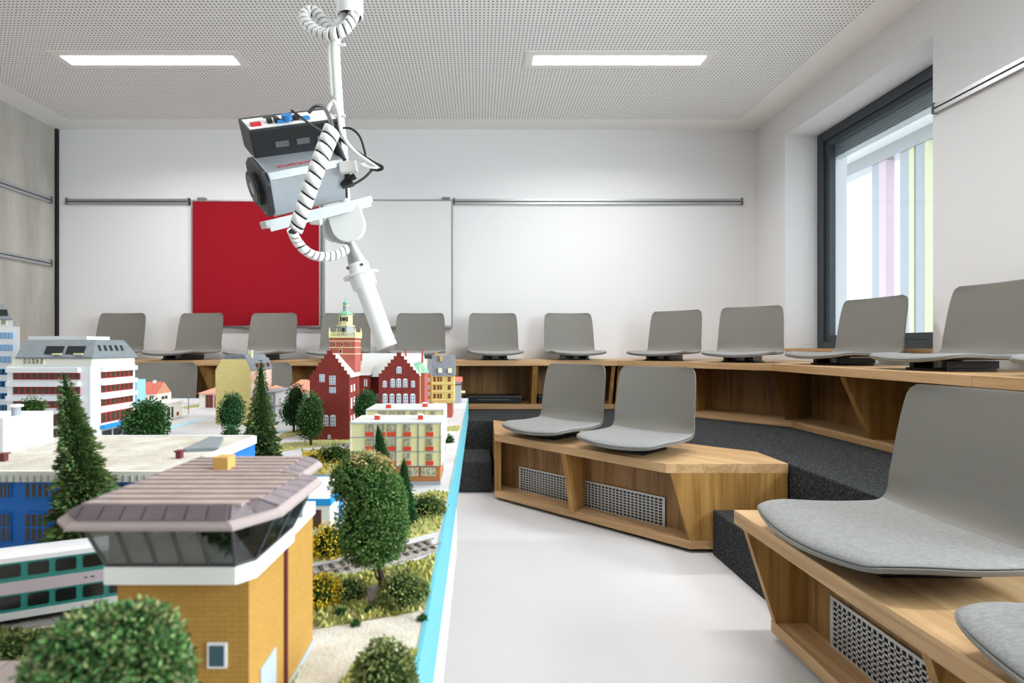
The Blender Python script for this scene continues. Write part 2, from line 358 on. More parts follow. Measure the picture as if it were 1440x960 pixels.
board('pinboard', 'red felt pinboard in a thin aluminium frame on the back wall', PX(269, YB-.03), PX(451, YB-.03), PZ(460, YB-.03), PZ(281, YB-.03), 'red_board', 'board')
board('whiteboard', 'white writing board beside the red pinboard on the back wall', PX(455, YB-.03), PX(637, YB-.03), PZ(460, YB-.03), PZ(280.5, YB-.03), 'board_white', 'board')

# ------------------------------------------------------------------ carpeted tiers and steps
PH = .39
o = B().prism([(XL+.01, 3.58), (.107, 3.58), (1.365, 2.49), (1.365, YF+.01), (XR-.005, YF+.01), (XR-.005, YB-.005), (XL+.01, YB-.005)], 0, PH).build('platform', 'carpet', bevel=.008)
tag(o, 'dark speckled carpeted upper platform running round the back and right of the room', 'platform')
o = B().box(-.95, .085, 3.17, 3.575, 0, .19).build('step', 'carpet', bevel=.008, origin=(0, 3.3, 0)); tag(o, 'dark carpeted step at the end of the model table', 'step')
o = B().box(1.02, 1.36, 1.625, 2.225, 0, .195).build('step', 'carpet', bevel=.008, origin=(1.1, 1.9, 0)); tag(o, 'dark carpeted step between the two wooden benches on the right', 'step')

# ------------------------------------------------------------------ benches
def board4(p, thick, name, m, t): return B().plate(p, thick).build(name, m, t, bevel=.0012)
def grille(p0, p1, z0, z1, nrm, t, cols, rows):
    # sheet with rectangular openings, built of bars; p0,p1 run along the panel
    p0, p1, n = Vector((*p0, 0)), Vector((*p1, 0)), Vector((*nrm, 0)).normalized(); d = (p1-p0); L_ = d.length; d.normalize(); b = B()
    def bar(s0, s1, a0, a1):
        q = [p0+d*s0, p0+d*s1]; b.hexa([(q[0].x, q[0].y, a0), (q[1].x, q[1].y, a0), (q[1].x+n.x*.003, q[1].y+n.y*.003, a0), (q[0].x+n.x*.003, q[0].y+n.y*.003, a0),
            (q[0].x, q[0].y, a1), (q[1].x, q[1].y, a1), (q[1].x+n.x*.003, q[1].y+n.y*.003, a1), (q[0].x+n.x*.003, q[0].y+n.y*.003, a1)])
    m_ = .012; bar(0, m_, z0, z1); bar(L_-m_, L_, z0, z1); bar(m_, L_-m_, z0, z0+.009); bar(m_, L_-m_, z1-.009, z1)
    cw = (L_-2*m_)/cols; rh = (z1-z0-.018)/rows
    for i in range(1, cols): bar(m_+i*cw-.0026, m_+i*cw+.0026, z0+.009, z1-.009)
    for j in range(1, rows): bar(m_, L_-m_, z0+.009+j*rh-.0024, z0+.009+j*rh+.0024)
    g = b.build('grille', 'grille_metal', t)
    k = B(); k.hexa([tuple(v) for zz in (z0+.004, z1-.004) for v in ((p0.x+d.x*.004-n.x*.004, p0.y+d.y*.004-n.y*.004, zz), (p1.x-d.x*.004-n.x*.004, p1.y-d.y*.004-n.y*.004, zz),
        (p1.x-d.x*.004-n.x*.001, p1.y-d.y*.004-n.y*.001, zz), (p0.x+d.x*.004-n.x*.001, p0.y+d.y*.004-n.y*.001, zz))])
    k.build('grille_shade_sheet', 'black', g)  # black sheet stands in for the shade behind the grille
# bench A: the angled bench in the middle
t = thing('bench', 'angled oak bench with two vent grilles and two seats, middle of the room', 'bench', (.7, 2.7, 0), 0, 'oak tier benches')
zt, zb = .35, .055
B().prism([(.097, 3.01), (.822, 2.235), (1.355, 2.235), (1.355, 2.49), (.107, 3.572)], zt, PH+.002).build('top_board', 'oak_d', t, bevel=.0015)
B().prism([(.10, 3.02), (.925, 2.235), (1.352, 2.235), (1.352, 2.48), (.11, 3.565)], .018, zb).build('base_board', 'oak_d', t, bevel=.0015)
B().prism([(.12, 3.06), (.93, 2.265), (1.34, 2.265), (1.34, 2.46), (.13, 3.55)], 0, .018).build('plinth', 'black', t)
B().plate([(.10, 3.018, zb), (.10, 3.018, zt), (.105, 3.56, zt), (.105, 3.56, zb)], (.036, 0, 0)).build('side_panel', 'oak_z', t)
bp = lambda s: (.135+s*.7071, 3.165-s*.7071)
B().prism([bp(0), bp(1.19), (bp(1.19)[0]+.013, bp(1.19)[1]+.013), (bp(0)[0]+.013, bp(0)[1]+.013)], zb, zt).build('back_panel', 'oak_back_shaded', t)
B().plate([(.4926-.02, 2.63+.02, zb), (.452-.02, 2.635+.02, zt), (.55, 2.74, zt), (.55, 2.74, zb)], (.022, -.022, 0)).build('divider', 'oak_z', t, bevel=.001)
B().plate([(.925, 2.235, zb), (.84, 2.235, zt), (1.352, 2.235, zt), (1.352, 2.235, zb)], (0, .022, 0)).build('end_panel', 'oak_z', t, bevel=.001)
B().plate([(1.33, 2.26, zb), (1.33, 2.26, zt), (1.33, 2.48, zt), (1.33, 2.48, zb)], (.02, 0, 0)).build('side_panel', 'oak_z', t)
ng = (-.7071, -.7071)
def gp(x): return (x-.004, 3.30-x-.006)
grille(gp(.25), gp(.55), .05, .193, ng, t, 20, 9)
grille(gp(.563), gp(.885), .05, .193, ng, t, 21, 9)
# bench B: near right
t = thing('bench', 'oak bench at the right front with a vent grille, nearest the camera', 'bench', (1.1, .8, 0), 0, 'oak tier benches')
B().box(.80, 1.36, .0, 1.60, zt, PH+.002).build('top_board', 'oak_y', t, bevel=.0015)
B().box(.91, 1.355, .0, 1.59, .018, zb).build('base_board', 'oak_y', t, bevel=.0015)
B().box(.93, 1.34, .0, 1.57, 0, .018).build('plinth', 'black', t)
B().box(1.008, 1.026, .0, 1.565, zb, zt).build('back_panel', 'oak_back_shaded', t)
for yy in (1.567, .93, .32):
    xb = 1.352 if yy > 1.5 else 1.008
    B().plate([(.912, yy, zb), (.818, yy, zt), (xb, yy, zt), (xb, yy, zb)], (0, .022, 0)).build('divider' if yy < 1.5 else 'end_panel', 'oak_z', t, bevel=.001)
grille((1.004, .985), (1.004, 1.455), .05, .196, (-1, 0), t, 25, 9)
grille((1.004, .40), (1.004, .88), .05, .196, (-1, 0), t, 25, 9)
# upper tier benches along back wall and right wall
u0, u1, ut = .43, .752, .795
def upper(label, top, base, backp, divs, m, loc, seamm='oak_z'):
    t = thing('bench', label, 'bench', loc, 0, 'oak tier benches')
    B().prism(top, u1, ut).build('top_board', m, t, bevel=.0012)
    B().prism(base, PH, u0).build('base_board', m, t, bevel=.0012)
    if backp: B().prism(backp, u0, u1).build('back_panel', 'oak_back_shaded', t)
    for a, b2, c, th in divs:    # front bottom, front top, back, thickness
        B().plate([(*a, u0), (*b2, u1), (*c, u1), (*c, u0)], (*th, 0)).build('divider', seamm, t, bevel=.001)
gap = .001
upper('long straight oak bench against the back wall, left half, below the red board', [(XL+.02, 4.08), (-.9, 4.08), (-.9, YB-.006), (XL+.02, YB-.006)], [(XL+.02, 4.22), (-.9, 4.22), (-.9, YB-.01), (XL+.02, YB-.01)],
      [(XL+.03, 4.52), (-.9, 4.52), (-.9, 4.54), (XL+.03, 4.54)], [((x, 4.225), (x-.07, 4.10), (x-.02, 4.52), (.035, 0)) for x in (-3.5, -2.85, -2.17, -1.53)], 'oak_x', (-2.4, 4.4, PH))
upper('long straight oak bench against the back wall, right half, below the bare wall', [(-.9+gap, 4.08), (1.11, 4.08), (1.40, YB-.006), (-.9+gap, YB-.006)], [(-.9+gap, 4.22), (1.12, 4.22), (1.38, YB-.01), (-.9+gap, YB-.01)],
      [(-.9+gap, 4.52), (1.25, 4.52), (1.25, 4.54), (-.9+gap, 4.54)], [((x, 4.225), (x, 4.10), (x, 4.52), (.042, 0)) for x in (-.87, -.2, .44)]+[((1.075, 4.225), (1.075, 4.11), (1.2, 4.52), (.03, 0))], 'oak_x', (.2, 4.4, PH))
upper('diagonal oak corner bench between the back wall and window', [(1.11+gap, 4.08), (1.843, 3.205+gap), (2.545, 3.50), (2.545, YB-.006), (1.40+gap, YB-.006)],
      [(1.12+gap, 4.22), (2.0, 3.27+gap), (2.545, 3.49), (2.545, YB-.01), (1.38+gap, YB-.01)], [(1.25, 4.52), (2.24, 3.42), (2.255, 3.433), (1.265, 4.533)],
      [((1.13, 4.222), (1.125, 4.11), (1.27, 4.50), (.03, .0)), ((1.985, 3.30), (1.855, 3.235), (2.23, 3.43), (.014, .028)), ((1.55, 3.76), (1.46, 3.70), (1.78, 3.95), (.02, -.022))], 'oak_d', (1.9, 4.0, PH))
upper('oak bench along the window wall, just past the diagonal corner', [(1.843, 3.205), (1.843, 1.912), (2.545, 1.912), (2.545, 3.50-gap)], [(2.0, 3.27), (2.0, 1.93), (2.545, 1.93), (2.545, 3.49-gap)],
      [(2.22, 3.40), (2.22, 1.93), (2.24, 1.93), (2.24, 3.42)], [((2.003, y), (1.86, y), (2.22, y), (0, .035)) for y in (2.60, 1.94)], 'oak_y', (2.2, 2.6, PH))
upper('oak bench along the right wall beyond the seam, nearest the camera on the upper tier', [(1.843, 1.912-gap), (1.843, -.6), (2.545, -.6), (2.545, 1.912-gap)], [(2.0, 1.93-gap), (2.0, -.6), (2.545, -.6), (2.545, 1.93-gap)],
      [(2.22, 1.93-gap), (2.22, -.6), (2.24, -.6), (2.24, 1.93-gap)], [((2.003, y), (1.86, y), (2.22, y), (0, .035)) for y in (1.87, 1.25, .6, 0)], 'oak_y', (2.2, .6, PH))
# bench C: low bench behind the far end of the model table
t = thing('bench', 'low oak bench behind the model town, carrying two seats', 'bench', (-1.7, 3.3, 0), 0, 'oak tier benches')
B().box(-2.9, -1.05, 2.98, 3.57, zt, PH+.002).build('top_board', 'oak_x', t)
B().box(-2.88, -1.07, 3.05, 3.56, 0, zb).build('base_board', 'oak_x', t)
B().box(-2.88, -1.07, 3.2, 3.22, zb, zt).build('back_panel', 'oak_back_shaded', t)
for xx in (-2.88, -2.0, -1.1): B().box(xx, xx+.03, 3.05, 3.56 if xx != -2.0 else 3.2, zb, zt).build('side_panel' if xx != -2.0 else 'divider', 'oak_z', t)
# black cases lying in the shelf of the straight bench
for px0, px1, l in ((655, 734, 'flat black case with a pale strip lying in the back bench shelf'), (757, 800, 'black case in the back bench shelf, mostly hidden behind a seat')):
    y = 4.28; x0, x1 = PX(px0, y), PX(px1, y); t = thing('equipment_case', l, 'case', ((x0+x1)/2, y+.1, u0))
    B().box(x0, x1, y, y+.2, u0, u0+.065).build('case_body', 'black_plastic', t, bevel=.012)
    B().box(x0+.1, x1-.1, y-.003, y+.002, u0+.028, u0+.036).build('label_strip', 'grey_plastic', t)

# ------------------------------------------------------------------ chairs (seat shells on a low swivel plate)
def interp(tab, x):
    for i in range(len(tab)-1):
        if x <= tab[i+1][0]:
            a, b2 = tab[i], tab[i+1]; f = (x-a[0])/(b2[0]-a[0]); return [a[k]+(b2[k]-a[k])*f for k in range(1, len(a))]
    return list(tab[-1][1:])
def smooth_prof():
    pts = [(-.235, .040), (-.20, .052), (-.12, .056), (0, .050), (.11, .050), (.165, .056), (.20, .078), (.219, .115), (.232, .17), (.247, .26), (.262, .34), (.274, .405)]
    # Catmull-Rom
    out = []
    for i in range(len(pts)-1):
        p0 = pts[max(0, i-1)]; p1 = pts[i]; p2 = pts[i+1]; p3 = pts[min(len(pts)-1, i+2)]
        for k in range(4):
            s = k/4; out.append(tuple(.5*((2*p1[d])+(-p0[d]+p2[d])*s+(2*p0[d]-5*p1[d]+4*p2[d]-p3[d])*s*s+(-p0[d]+3*p1[d]-3*p2[d]+p3[d])*s**3) for d in (0, 1)))
    out.append(pts[-1]); return out
prof = smooth_prof()
plen = [0]
for i in range(1, len(prof)): plen.append(plen[-1]+math.dist(prof[i], prof[i-1]))
TOT = plen[-1]
wtab = [(0, .172), (.010, .194), (.025, .209), (.055, .221), (.11, .230), (.20, .231), (.35, .228), (.45, .222), (.52, .219), (.60, .217), (.70, .213), (TOT-.04, .208), (TOT-.02, .204), (TOT-.008, .195), (TOT, .178)]
def shell_grid(s0, s1, inset, off, puff=0, nu=20):
    vs = []; rows = 0
    for i, (y, z) in enumerate(prof):
        if plen[i] < s0 or plen[i] > s1: continue
        i0, i1 = max(0, i-1), min(len(prof)-1, i+1)
        ty, tz = prof[i1][0]-prof[i0][0], prof[i1][1]-prof[i0][1]; l = math.hypot(ty, tz); ny, nz = -tz/l, ty/l
        w_ = interp(wtab, plen[i])[0]-inset
        up = max(0, min(1, (plen[i]-.40)/.12))
        e = 1
        if puff: e = math.sqrt(max(0, 1-((plen[i]-(s0+s1)/2)/((s1-s0)/2))**6))
        for j in range(nu+1):
            u = math.sin((j/nu*2-1)*PI/2); x = u*w_
            o_ = off+(puff*e*math.sqrt(max(0, 1-abs(u)**5)))
            bz = .012*u*u*(1-up); by = -.028*u*u*up+.026*u*u*max(0, 1-plen[i]/.16)
            vs.append((x, y+ny*o_+by, z+nz*o_+bz))
        rows += 1
    fs = [(r*(nu+1)+j, r*(nu+1)+j+1, (r+1)*(nu+1)+j+1, (r+1)*(nu+1)+j) for r in range(rows-1) for j in range(nu)]
    return vs, fs, rows, nu
def closed(s0, s1, inset, o0, o1, puff):
    v1, f1, rows, nu = shell_grid(s0, s1, inset, o1, puff); v0, f0, _, _ = shell_grid(s0, s1, inset, o0, 0); n = len(v1)
    fs = list(f1)+[tuple(i+n for i in f[::-1]) for f in f0]
    loop = [j for j in range(nu+1)]+[r*(nu+1)+nu for r in range(1, rows)]+[(rows-1)*(nu+1)+j for j in range(nu-1, -1, -1)]+[r*(nu+1) for r in range(rows-2, 0, -1)]
    for a, b2 in zip(loop, loop[1:]+loop[:1]): fs.append((b2, a, a+n, b2+n))
    b = B(); b.add(v1+v0, fs); return b
def make_chair():
    t = thing('seat_shell_chair', 'x', 'chair', (0, 0, 0), world=False)
    sh = closed(0, TOT, 0, -.005, .005, 0).build('shell', 'shell', t, smooth=True)
    md = sh.modifiers.new('b', 'BEVEL'); md.width = .003; md.segments = 2; md.limit_method = 'ANGLE'; md.angle_limit = 1.0
    cu = closed(.004, .425, .006, .006, .0075, .011).build('cushion', 'cushion', t, smooth=True)
    b = B(); b.prism([(-.105, -.10), (.105, -.10), (.115, .12), (-.115, .12)], .0, .010); b.build('base_plate', 'black_plastic', t, bevel=.003)
    b = B(); b.box(-.095, -.070, -.09, .15, .010, .044).box(.070, .095, -.09, .15, .010, .044).box(-.07, .07, -.02, .02, .010, .04); b.build('bracket', 'black_plastic', t, bevel=.002)
    B().lathe([(.05, .012), (.05, .042)], (0, 0, 0), 16).build('swivel', 'alu_dark', t)
    return t
chair0 = make_chair(); first = [True]
def chair(x, y, z, ang, label, group):
    o = chair0 if first[0] else copy_tree(chair0); first[0] = False
    o.location = (x, y, z); o.rotation_euler = (0, 0, math.radians(ang)); o['label'] = label; o['group'] = group
G1 = 'seats on the upper back bench'
names = ['grey seat on back bench at far left, partly behind the grey-roofed model office', 'grey seat on back bench left of the red board, second from the left', 'grey seat on back bench in front of the red pinboard, centred below it',
         'grey seat on back bench behind the model town hall tower', 'grey seat on back bench beside the hanging white tube, below the whiteboard', 'grey seat on back bench right of the whiteboard, first over the bare wall', 'grey seat on back bench above and behind the left seat of the angled bench']
for px, l, a in zip((170, 277, 381.5, 487, 591.5, 694.5, 801), names, (-3, -10, -6, 0, 0, 2, 3)):
    chair(PX(px, 4.5), 4.265, ut, a, l, G1)
# orientation angle: local -Y is the front; 45 deg faces the left front
chair(1.455, 4.03, ut, -45, 'grey seat on the diagonal corner bench, the left one', G1)
chair(1.855, 3.60, ut, -42, 'grey seat on the diagonal corner bench, the right one next to the window reveal', G1)
chair(2.16, 3.06, ut, -80, 'grey seat on the side bench in front of the window', 'seats on the side bench')
chair(2.15, 2.35, ut, -88, 'grey seat on the side bench right of the window, against the plain wall', 'seats on the side bench')
chair(2.15, 1.68, ut, -90, 'grey seat on the side bench at the right picture edge, only its front corner showing', 'seats on the side bench')
chair(.42, 2.935, PH+.002, -45, 'grey seat on the angled middle bench, left one', 'seats on the angled middle bench')
chair(.775, 2.545, PH+.002, -45, 'grey seat on the angled middle bench, right one', 'seats on the angled middle bench')
chair(.985, 1.235, PH+.002, -88, 'large grey seat nearest the camera at right on the front oak bench', 'seats on the near right bench')
chair(.985, .645, PH+.002, -90, 'grey seat cut off by the bottom right picture corner', 'seats on the near right bench')
chair(PX(231, 3.42), 3.2, PH+.002, 0, 'grey seat on the low bench behind the red-roofed model house', 'seats behind the model town')
chair(-1.46, 3.2, PH+.002, 0, 'grey seat on the low bench right of the cream model house', 'seats behind the model town')

# ------------------------------------------------------------------ model table and ground
HT = .26; TZ = EYE-HT; EX = -.052
def YG(py, h=HT): return h*FPX/(py-CY)              # distance of a point of the ground (or of a level h below the eye)
def GP(px, py, h=HT): y = YG(py, h); return (PX(px, y), y)
t = thing('model_table', 'white framed table with a cyan edge carrying the model town', 'table', (-1.1, 1.3, 0))
B().box(-2.3, EX, .05, 2.6, TZ-.02, TZ).build('baseboard', 'asphalt', t)
B().box(EX, EX+.004, .05, 2.605, TZ-.101, TZ+.001).build('edge_strip', 'cyan_edge', t)
B().box(-2.3, EX, 2.6, 2.605, TZ-.101, TZ+.001).build('edge_strip', 'cyan_edge', t)
B().box(-.09, EX+.003, .05, 1.18, TZ-.213, TZ-.101).build('apron', 'cyan_frame', t, bevel=.002)
B().box(-2.28, -.10, .06, 2.58, TZ-.10, TZ-.02).build('underframe', 'cyan_frame', t)
for x in (-2.2, -1.2, -.25):
    for y in (.4, 2.2): B().box(x, x+.05, y, y+.05, 0, TZ-.10).build('leg', 'cyan_frame', t)

def clipx(p): return [(min(x, EX-.001), y) for x, y in p]
def patch(name, px, m, dz, label, cat, kind=None, tufts=0, bh=.004, bm='grass_blades', raw=False):
    poly = px if raw else clipx([GP(*q) for q in px]); b = B(); b.prism(poly, TZ-.002, TZ+dz, 0)
    if tufts:
        xs = [p[0] for p in poly]; ys = [p[1] for p in poly]; n = 0; tries = 0
        while n < tufts and tries < tufts*6:
            tries += 1
            x, y = R.uniform(min(xs), max(xs)), R.uniform(min(ys), max(ys)); ins = False; j = len(poly)-1
            for i in range(len(poly)):
                (xi, yi), (xj, yj) = poly[i], poly[j]
                if (yi > y) != (yj > y) and x < (xj-xi)*(y-yi)/(yj-yi)+xi: ins = not ins
                j = i
            if not ins: continue
            n += 1; a = R.uniform(0, PI*2); s = bh*R.uniform(.4, 1.3); d = s*.5
            lx, ly = R.uniform(-s, s)*.6, R.uniform(-s, s)*.6
            b.add([(x-d*math.cos(a), y-d*math.sin(a), TZ+dz-.0003), (x+d*math.cos(a), y+d*math.sin(a), TZ+dz-.0003), (x+lx, y+ly, TZ+dz+s)], [(0, 1, 2)], 1)
    o = b.build(name, [m, bm], None, origin=(poly[0][0], poly[0][1], TZ)); tag(o, label, cat, kind=kind); return o
patch('gravel_path', [(-.75, .07), (EX-.001, .07), (EX-.001, YG(800)), (-.16, YG(812)), (-.75, .40)], 'sand', .0005, 'pale gravel yard in front of the ochre signal tower', 'gravel', 'stuff', raw=True)
def off(pts, d):
    out = []
    for i, p in enumerate(pts):
        a = Vector(pts[max(0, i-1)]); c = Vector(pts[min(len(pts)-1, i+1)]); t_ = (c-a).normalized(); out.append((p[0]-t_.y*d, p[1]+t_.x*d))
    return out
trk0 = [(-.76, .350), (-.60, .4175), (-.4467, .4867), (-.3747, .5175), (-.28, .548), (-.1886, .585), (-.12, .6275), (-.0535, .675)]
def resample(pts, n):
    d = [0]
    for i in range(1, len(pts)): d.append(d[-1]+math.dist(pts[i], pts[i-1]))
    out = []
    for k in range(n+1):
        s = d[-1]*k/n; i = max(j for j in range(len(d)) if d[j] <= s+1e-9); i = min(i, len(pts)-2); f = (s-d[i])/(d[i+1]-d[i])
        out.append((pts[i][0]+(pts[i+1][0]-pts[i][0])*f, pts[i][1]+(pts[i+1][1]-pts[i][1])*f))
    return out
trk = resample(trk0, 62)
patch('ballast', clipx(off(trk0, .020)+off(trk0, -.026)[::-1]), 'ballast', .002, 'grey ballast bed under the railway track', 'ballast', 'stuff', raw=True)
t = thing('railway_track', 'model railway track with brown sleepers running to the table edge', 'track', (trk[40][0], trk[40][1], TZ))
zr0 = TZ+.002
me_s = None
for i in range(1, 62):
    a, c = Vector(trk[i-1]), Vector(trk[i+1]); u = (c-a).normalized(); v = Vector((-u.y, u.x)); p = Vector(trk[i])
    if p.x < -.7: continue
    if me_s is None:
        sb = B(); sb.box(-.0019, .0019, -.0145, .0145, 0, .0015); so = sb.build('sleeper', 'sleeper', None); me_s = so.data; o = so
    else: o = bpy.data.objects.new('sleeper', me_s); C.objects.link(o)
    o.parent = t; o.location = (p.x-t.location.x, p.y-t.location.y, zr0-TZ); o.rotation_euler = (0, 0, math.atan2(u.y, u.x))
for s in (-.0098, .0098):
    q = off(trk, s); B().tube([(x, y, zr0+.003) for x, y in q], .0011, 6).build('rail', 'rail_metal', t)

patch('grass_bank', [(400, 822), (445, 813), (500, 808), (545, 799), (600, 785), (625, 780), (606, 858), (560, 866), (500, 876), (440, 886), (395, 890)], 'earth', .001, 'rough grassy strip below the track around the foreground tree', 'grass', 'stuff', 2600, .0045)
patch('grass_bank', [(400, 800), (440, 792), (500, 778), (560, 762), (617, 747), (632, 692), (612, 690), (560, 700), (500, 742), (440, 755), (400, 760)], 'grass_base', .001, 'pale grass slope between the track and the cream apartment block', 'grass', 'stuff', 2200, .004)
patch('grass_bank', [(465, 975), (500, 935), (560, 925), (590, 915), (570, 1000), (440, 1020)], 'grass_base', .0008, 'pale grass patch at the bottom edge beside the cyan strip', 'grass', 'stuff', 900, .004)
patch('grass_bank', [(330, 1000), (400, 925), (432, 915), (420, 945), (400, 1000)], 'grass_base', .0008, 'thin pale grass beside the signal tower foot', 'grass', 'stuff', 400, .003)
patch('grass_bank', [(425, 668), (425, 634), (470, 630), (510, 632), (510, 668)], 'grass_base', .001, 'yellow-green garden strip behind the signal tower roof', 'grass', 'stuff', 700, .006, 'leaf_yellow')
patch('lawn', [(352, 633), (400, 623), (500, 614), (500, 622), (430, 630), (360, 640)], 'grass_base', .001, 'narrow lawn in front of the red town hall', 'lawn', 'stuff', 500, .003)
patch('lawn', [(388, 617), (400, 608), (428, 602), (440, 605), (410, 614)], 'grass_base', .001, 'small lawn under the two round trees left of the town hall', 'lawn', 'stuff', 260, .003)
patch('lawn', [(626, 606), (630, 600), (648, 598), (645, 606)], 'grass_base', .001, 'small lawn at the cyan edge behind the cream apartment blocks', 'lawn', 'stuff', 200, .003)
patch('lawn', [(255, 573), (300, 563.5), (300, 567), (262, 575)], 'grass_base', .001, 'thin lawn strip in front of the orange-roofed pavilion', 'lawn', 'stuff', 200, .003)
patch('grass_bank', [(-60, 930), (-60, 880), (60, 893), (100, 885), (90, 900), (20, 925)], 'earth', .001, 'olive verge below the double-deck train at the left edge', 'grass', 'stuff', 700, .005, 'leaf_olive')
for q, l in (([(238, 600), (262, 594), (283, 588), (285, 589.5), (262, 597), (242, 602)], 'faded blue paint stripe on the grey road near the street lamp'), ([(378, 609), (400, 604.5), (402, 606), (380, 611)], 'short blue paint stripe on the road left of the town hall trees')):
    patch('road_stripe', q, 'blue_pale', .0006, l, 'marking')

# ------------------------------------------------------------------ building helpers
def win_y(t, x0, x1, z0, z1, y, fm='town_white', pm='pane', nx=2, nz=2, arch=False, name='window', bar=.12):
    w_, h_ = x1-x0, z1-z0; d = min(w_, h_)*.06+.0006
    pts = [(x0, z0), (x1, z0)]
    if arch: r = w_/2; zc = z1-r*.7; pts += [(x1, zc)]+[(x0+r+r*math.cos(a*PI/6), zc+r*.7*math.sin(a*PI/6)) for a in range(1, 6)]+[(x0, zc)]
    else: pts += [(x1, z1), (x0, z1)]
    f = B().plate([(x, y, z) for x, z in pts], (0, -d, 0)).build(name, fm, t)
    b = B(); e = min(w_/nx, h_/nz)*bar; H_ = h_*(.86 if arch else 1)
    for i in range(nx):
        for j in range(nz):
            b.box(x0+i*w_/nx+e, x0+(i+1)*w_/nx-e, y-d-.0003, y-d*.5, z0+j*H_/nz+e, z0+(j+1)*H_/nz-e)
    b.build('pane', pm, f); return f
def win_x(t, y0, y1, z0, z1, x, fm='town_white', pm='pane', nx=2, nz=2, name='window', bar=.12):
    w_, h_ = y1-y0, z1-z0; d = .0008
    f = B().box(x, x+d, y0, y1, z0, z1).build(name, fm, t); b = B(); e = min(w_/nx, h_/nz)*bar
    for i in range(nx):
        for j in range(nz): b.box(x+d*.5, x+d+.0003, y0+i*w_/nx+e, y0+(i+1)*w_/nx-e, z0+j*h_/nz+e, z0+(j+1)*h_/nz-e)
    b.build('pane', pm, f); return f
def wpx(t, a, b2, c, d, y, **k): return win_y(t, PX(a, y), PX(b2, y), PZ(d, y), PZ(c, y), y, **k)   # px x0,x1, y top, y bottom
def gable_roof(t, x0, x1, y0, y1, ze, zr, m, along='x', over=.003, name='roof'):
    b = B()
    if along == 'x':
        ym = (y0+y1)/2; b.add([(x0-over, y0-over, ze), (x1+over, y0-over, ze), (x1+over, ym, zr), (x0-over, ym, zr), (x0-over, y1+over, ze), (x1+over, y1+over, ze)], [(0, 1, 2, 3), (3, 2, 5, 4), (0, 3, 4), (1, 5, 2), (0, 4, 5, 1)])
    else:
        xm = (x0+x1)/2; b.add([(x0-over, y0, ze), (xm, y0, zr), (x1+over, y0, ze), (x0-over, y1, ze), (xm, y1, zr), (x1+over, y1, ze)], [(0, 1, 2), (3, 5, 4), (0, 3, 4, 1), (1, 4, 5, 2), (0, 2, 5, 3)])
    return b.build(name, m, t)
def hip_roof(t, x0, x1, y0, y1, ze, zr, m, over=.006):
    xm, ym = (x0+x1)/2, (y0+y1)/2; r = max(0, (x1-x0)/2-(y1-y0)/2)
    return B().add([(x0-over, y0-over, ze), (x1+over, y0-over, ze), (x1+over, y1+over, ze), (x0-over, y1+over, ze), (xm-r, ym, zr), (xm+r, ym, zr)], [(0, 1, 5, 4), (1, 2, 5), (2, 3, 4, 5), (3, 0, 4), (3, 2, 1, 0)]).build('roof', m, t)
def bld(name, label, x0, x1, y0, y1, cat='building', group=None): return thing(name, label, cat, ((x0+x1)/2, (y0+y1)/2, TZ), 0, group)
def chim(t, x, y, z0, z1, w_, m, cap=None, name='chimney'):
    c = B().box(x-w_/2, x+w_/2, y-w_/2, y+w_/2, z0, z1).build(name, m, t)
    if cap: B().box(x-w_*.6, x+w_*.6, y-w_*.6, y+w_*.6, z1, z1+w_*.22).build('cap', cap, c)
    return c

# ------------------------------------------------------------------ signal tower (foreground)
t = bld('signal_tower', 'ochre brick signal tower with brown shingle roof and glazed cabin, foreground', -.228, -.1448, .3238, .449)
wx0, wx1, wy0, wy1 = -.228, -.1448, .3238, .449
B().box(wx0, wx1, wy0, wy1, TZ+.004, .7545).build('wall', 'brick_ochre', t)
B().box(wx0-.001, wx1+.001, wy0-.001, wy1+.001, TZ, TZ+.004).build('foundation', 'foundation', t)
B().prism([(-.2295, .314), (-.1487, .314), (-.140, .324), (-.138, .385), (-.1425, .392), (-.1425, .449), (-.2295, .449)], .7543, .765).build('parapet', 'white_matt', t)
B().tube([(-.1433, .3833, .76), (-.1433, .3833, TZ)], .0014, 8).build('downpipe', 'maroon', t)
wpx(t, 292.5, 319.6, 902.7, 938, wy0, fm='town_white', pm='window_teal', nx=1, nz=1); wpx(t, 240, 270, 902.7, 938, wy0, fm='town_white', pm='window_teal', nx=1, nz=1)
B().box(wx1, wx1+.0008, .340, .366, TZ+.004, .686).build('door', 'foundation', t)
lo = [(-.2285, .3155), (-.1495, .3155), (-.1412, .3248), (-.139, .384)]; hi = [(-.2369, .3085), (-.148, .3085), (-.1315, .3315), (-.130, .404)]
zg0, zg1 = .765, .7905
fr = [(0, 0), (.211, .211), (.406, .406), (.60, .60), (.795, .795), (1, 1)]
def lerp(a, b2, f): return (a[0]+(b2[0]-a[0])*f, a[1]+(b2[1]-a[1])*f)
tops = [0, .2117, .398, .587, .767, 1]; bots = [0, .188, .392, .591, .801, 1]
for i in range(5):
    a, b2, c, d = lerp(lo[0], lo[1], bots[i]), lerp(lo[0], lo[1], bots[i+1]), lerp(hi[0], hi[1], tops[i+1]), lerp(hi[0], hi[1], tops[i])
    B().plate([(*a, zg0), (*b2, zg0), (*c, zg1), (*d, zg1)], (0, .0008, 0)).build('window_pane', 'cabin_glass', t)
for i in (1, 2):
    for k in range(2 if i == 2 else 1):
        f0, f1 = (k/2, (k+1)/2) if i == 2 else (0, 1)
        B().plate([(*lerp(lo[i], lo[i+1], f0), zg0), (*lerp(lo[i], lo[i+1], f1), zg0), (*lerp(hi[i], hi[i+1], f1), zg1), (*lerp(hi[i], hi[i+1], f0), zg1)], (-.0008, 0, 0)).build('window_pane', 'cabin_glass', t)
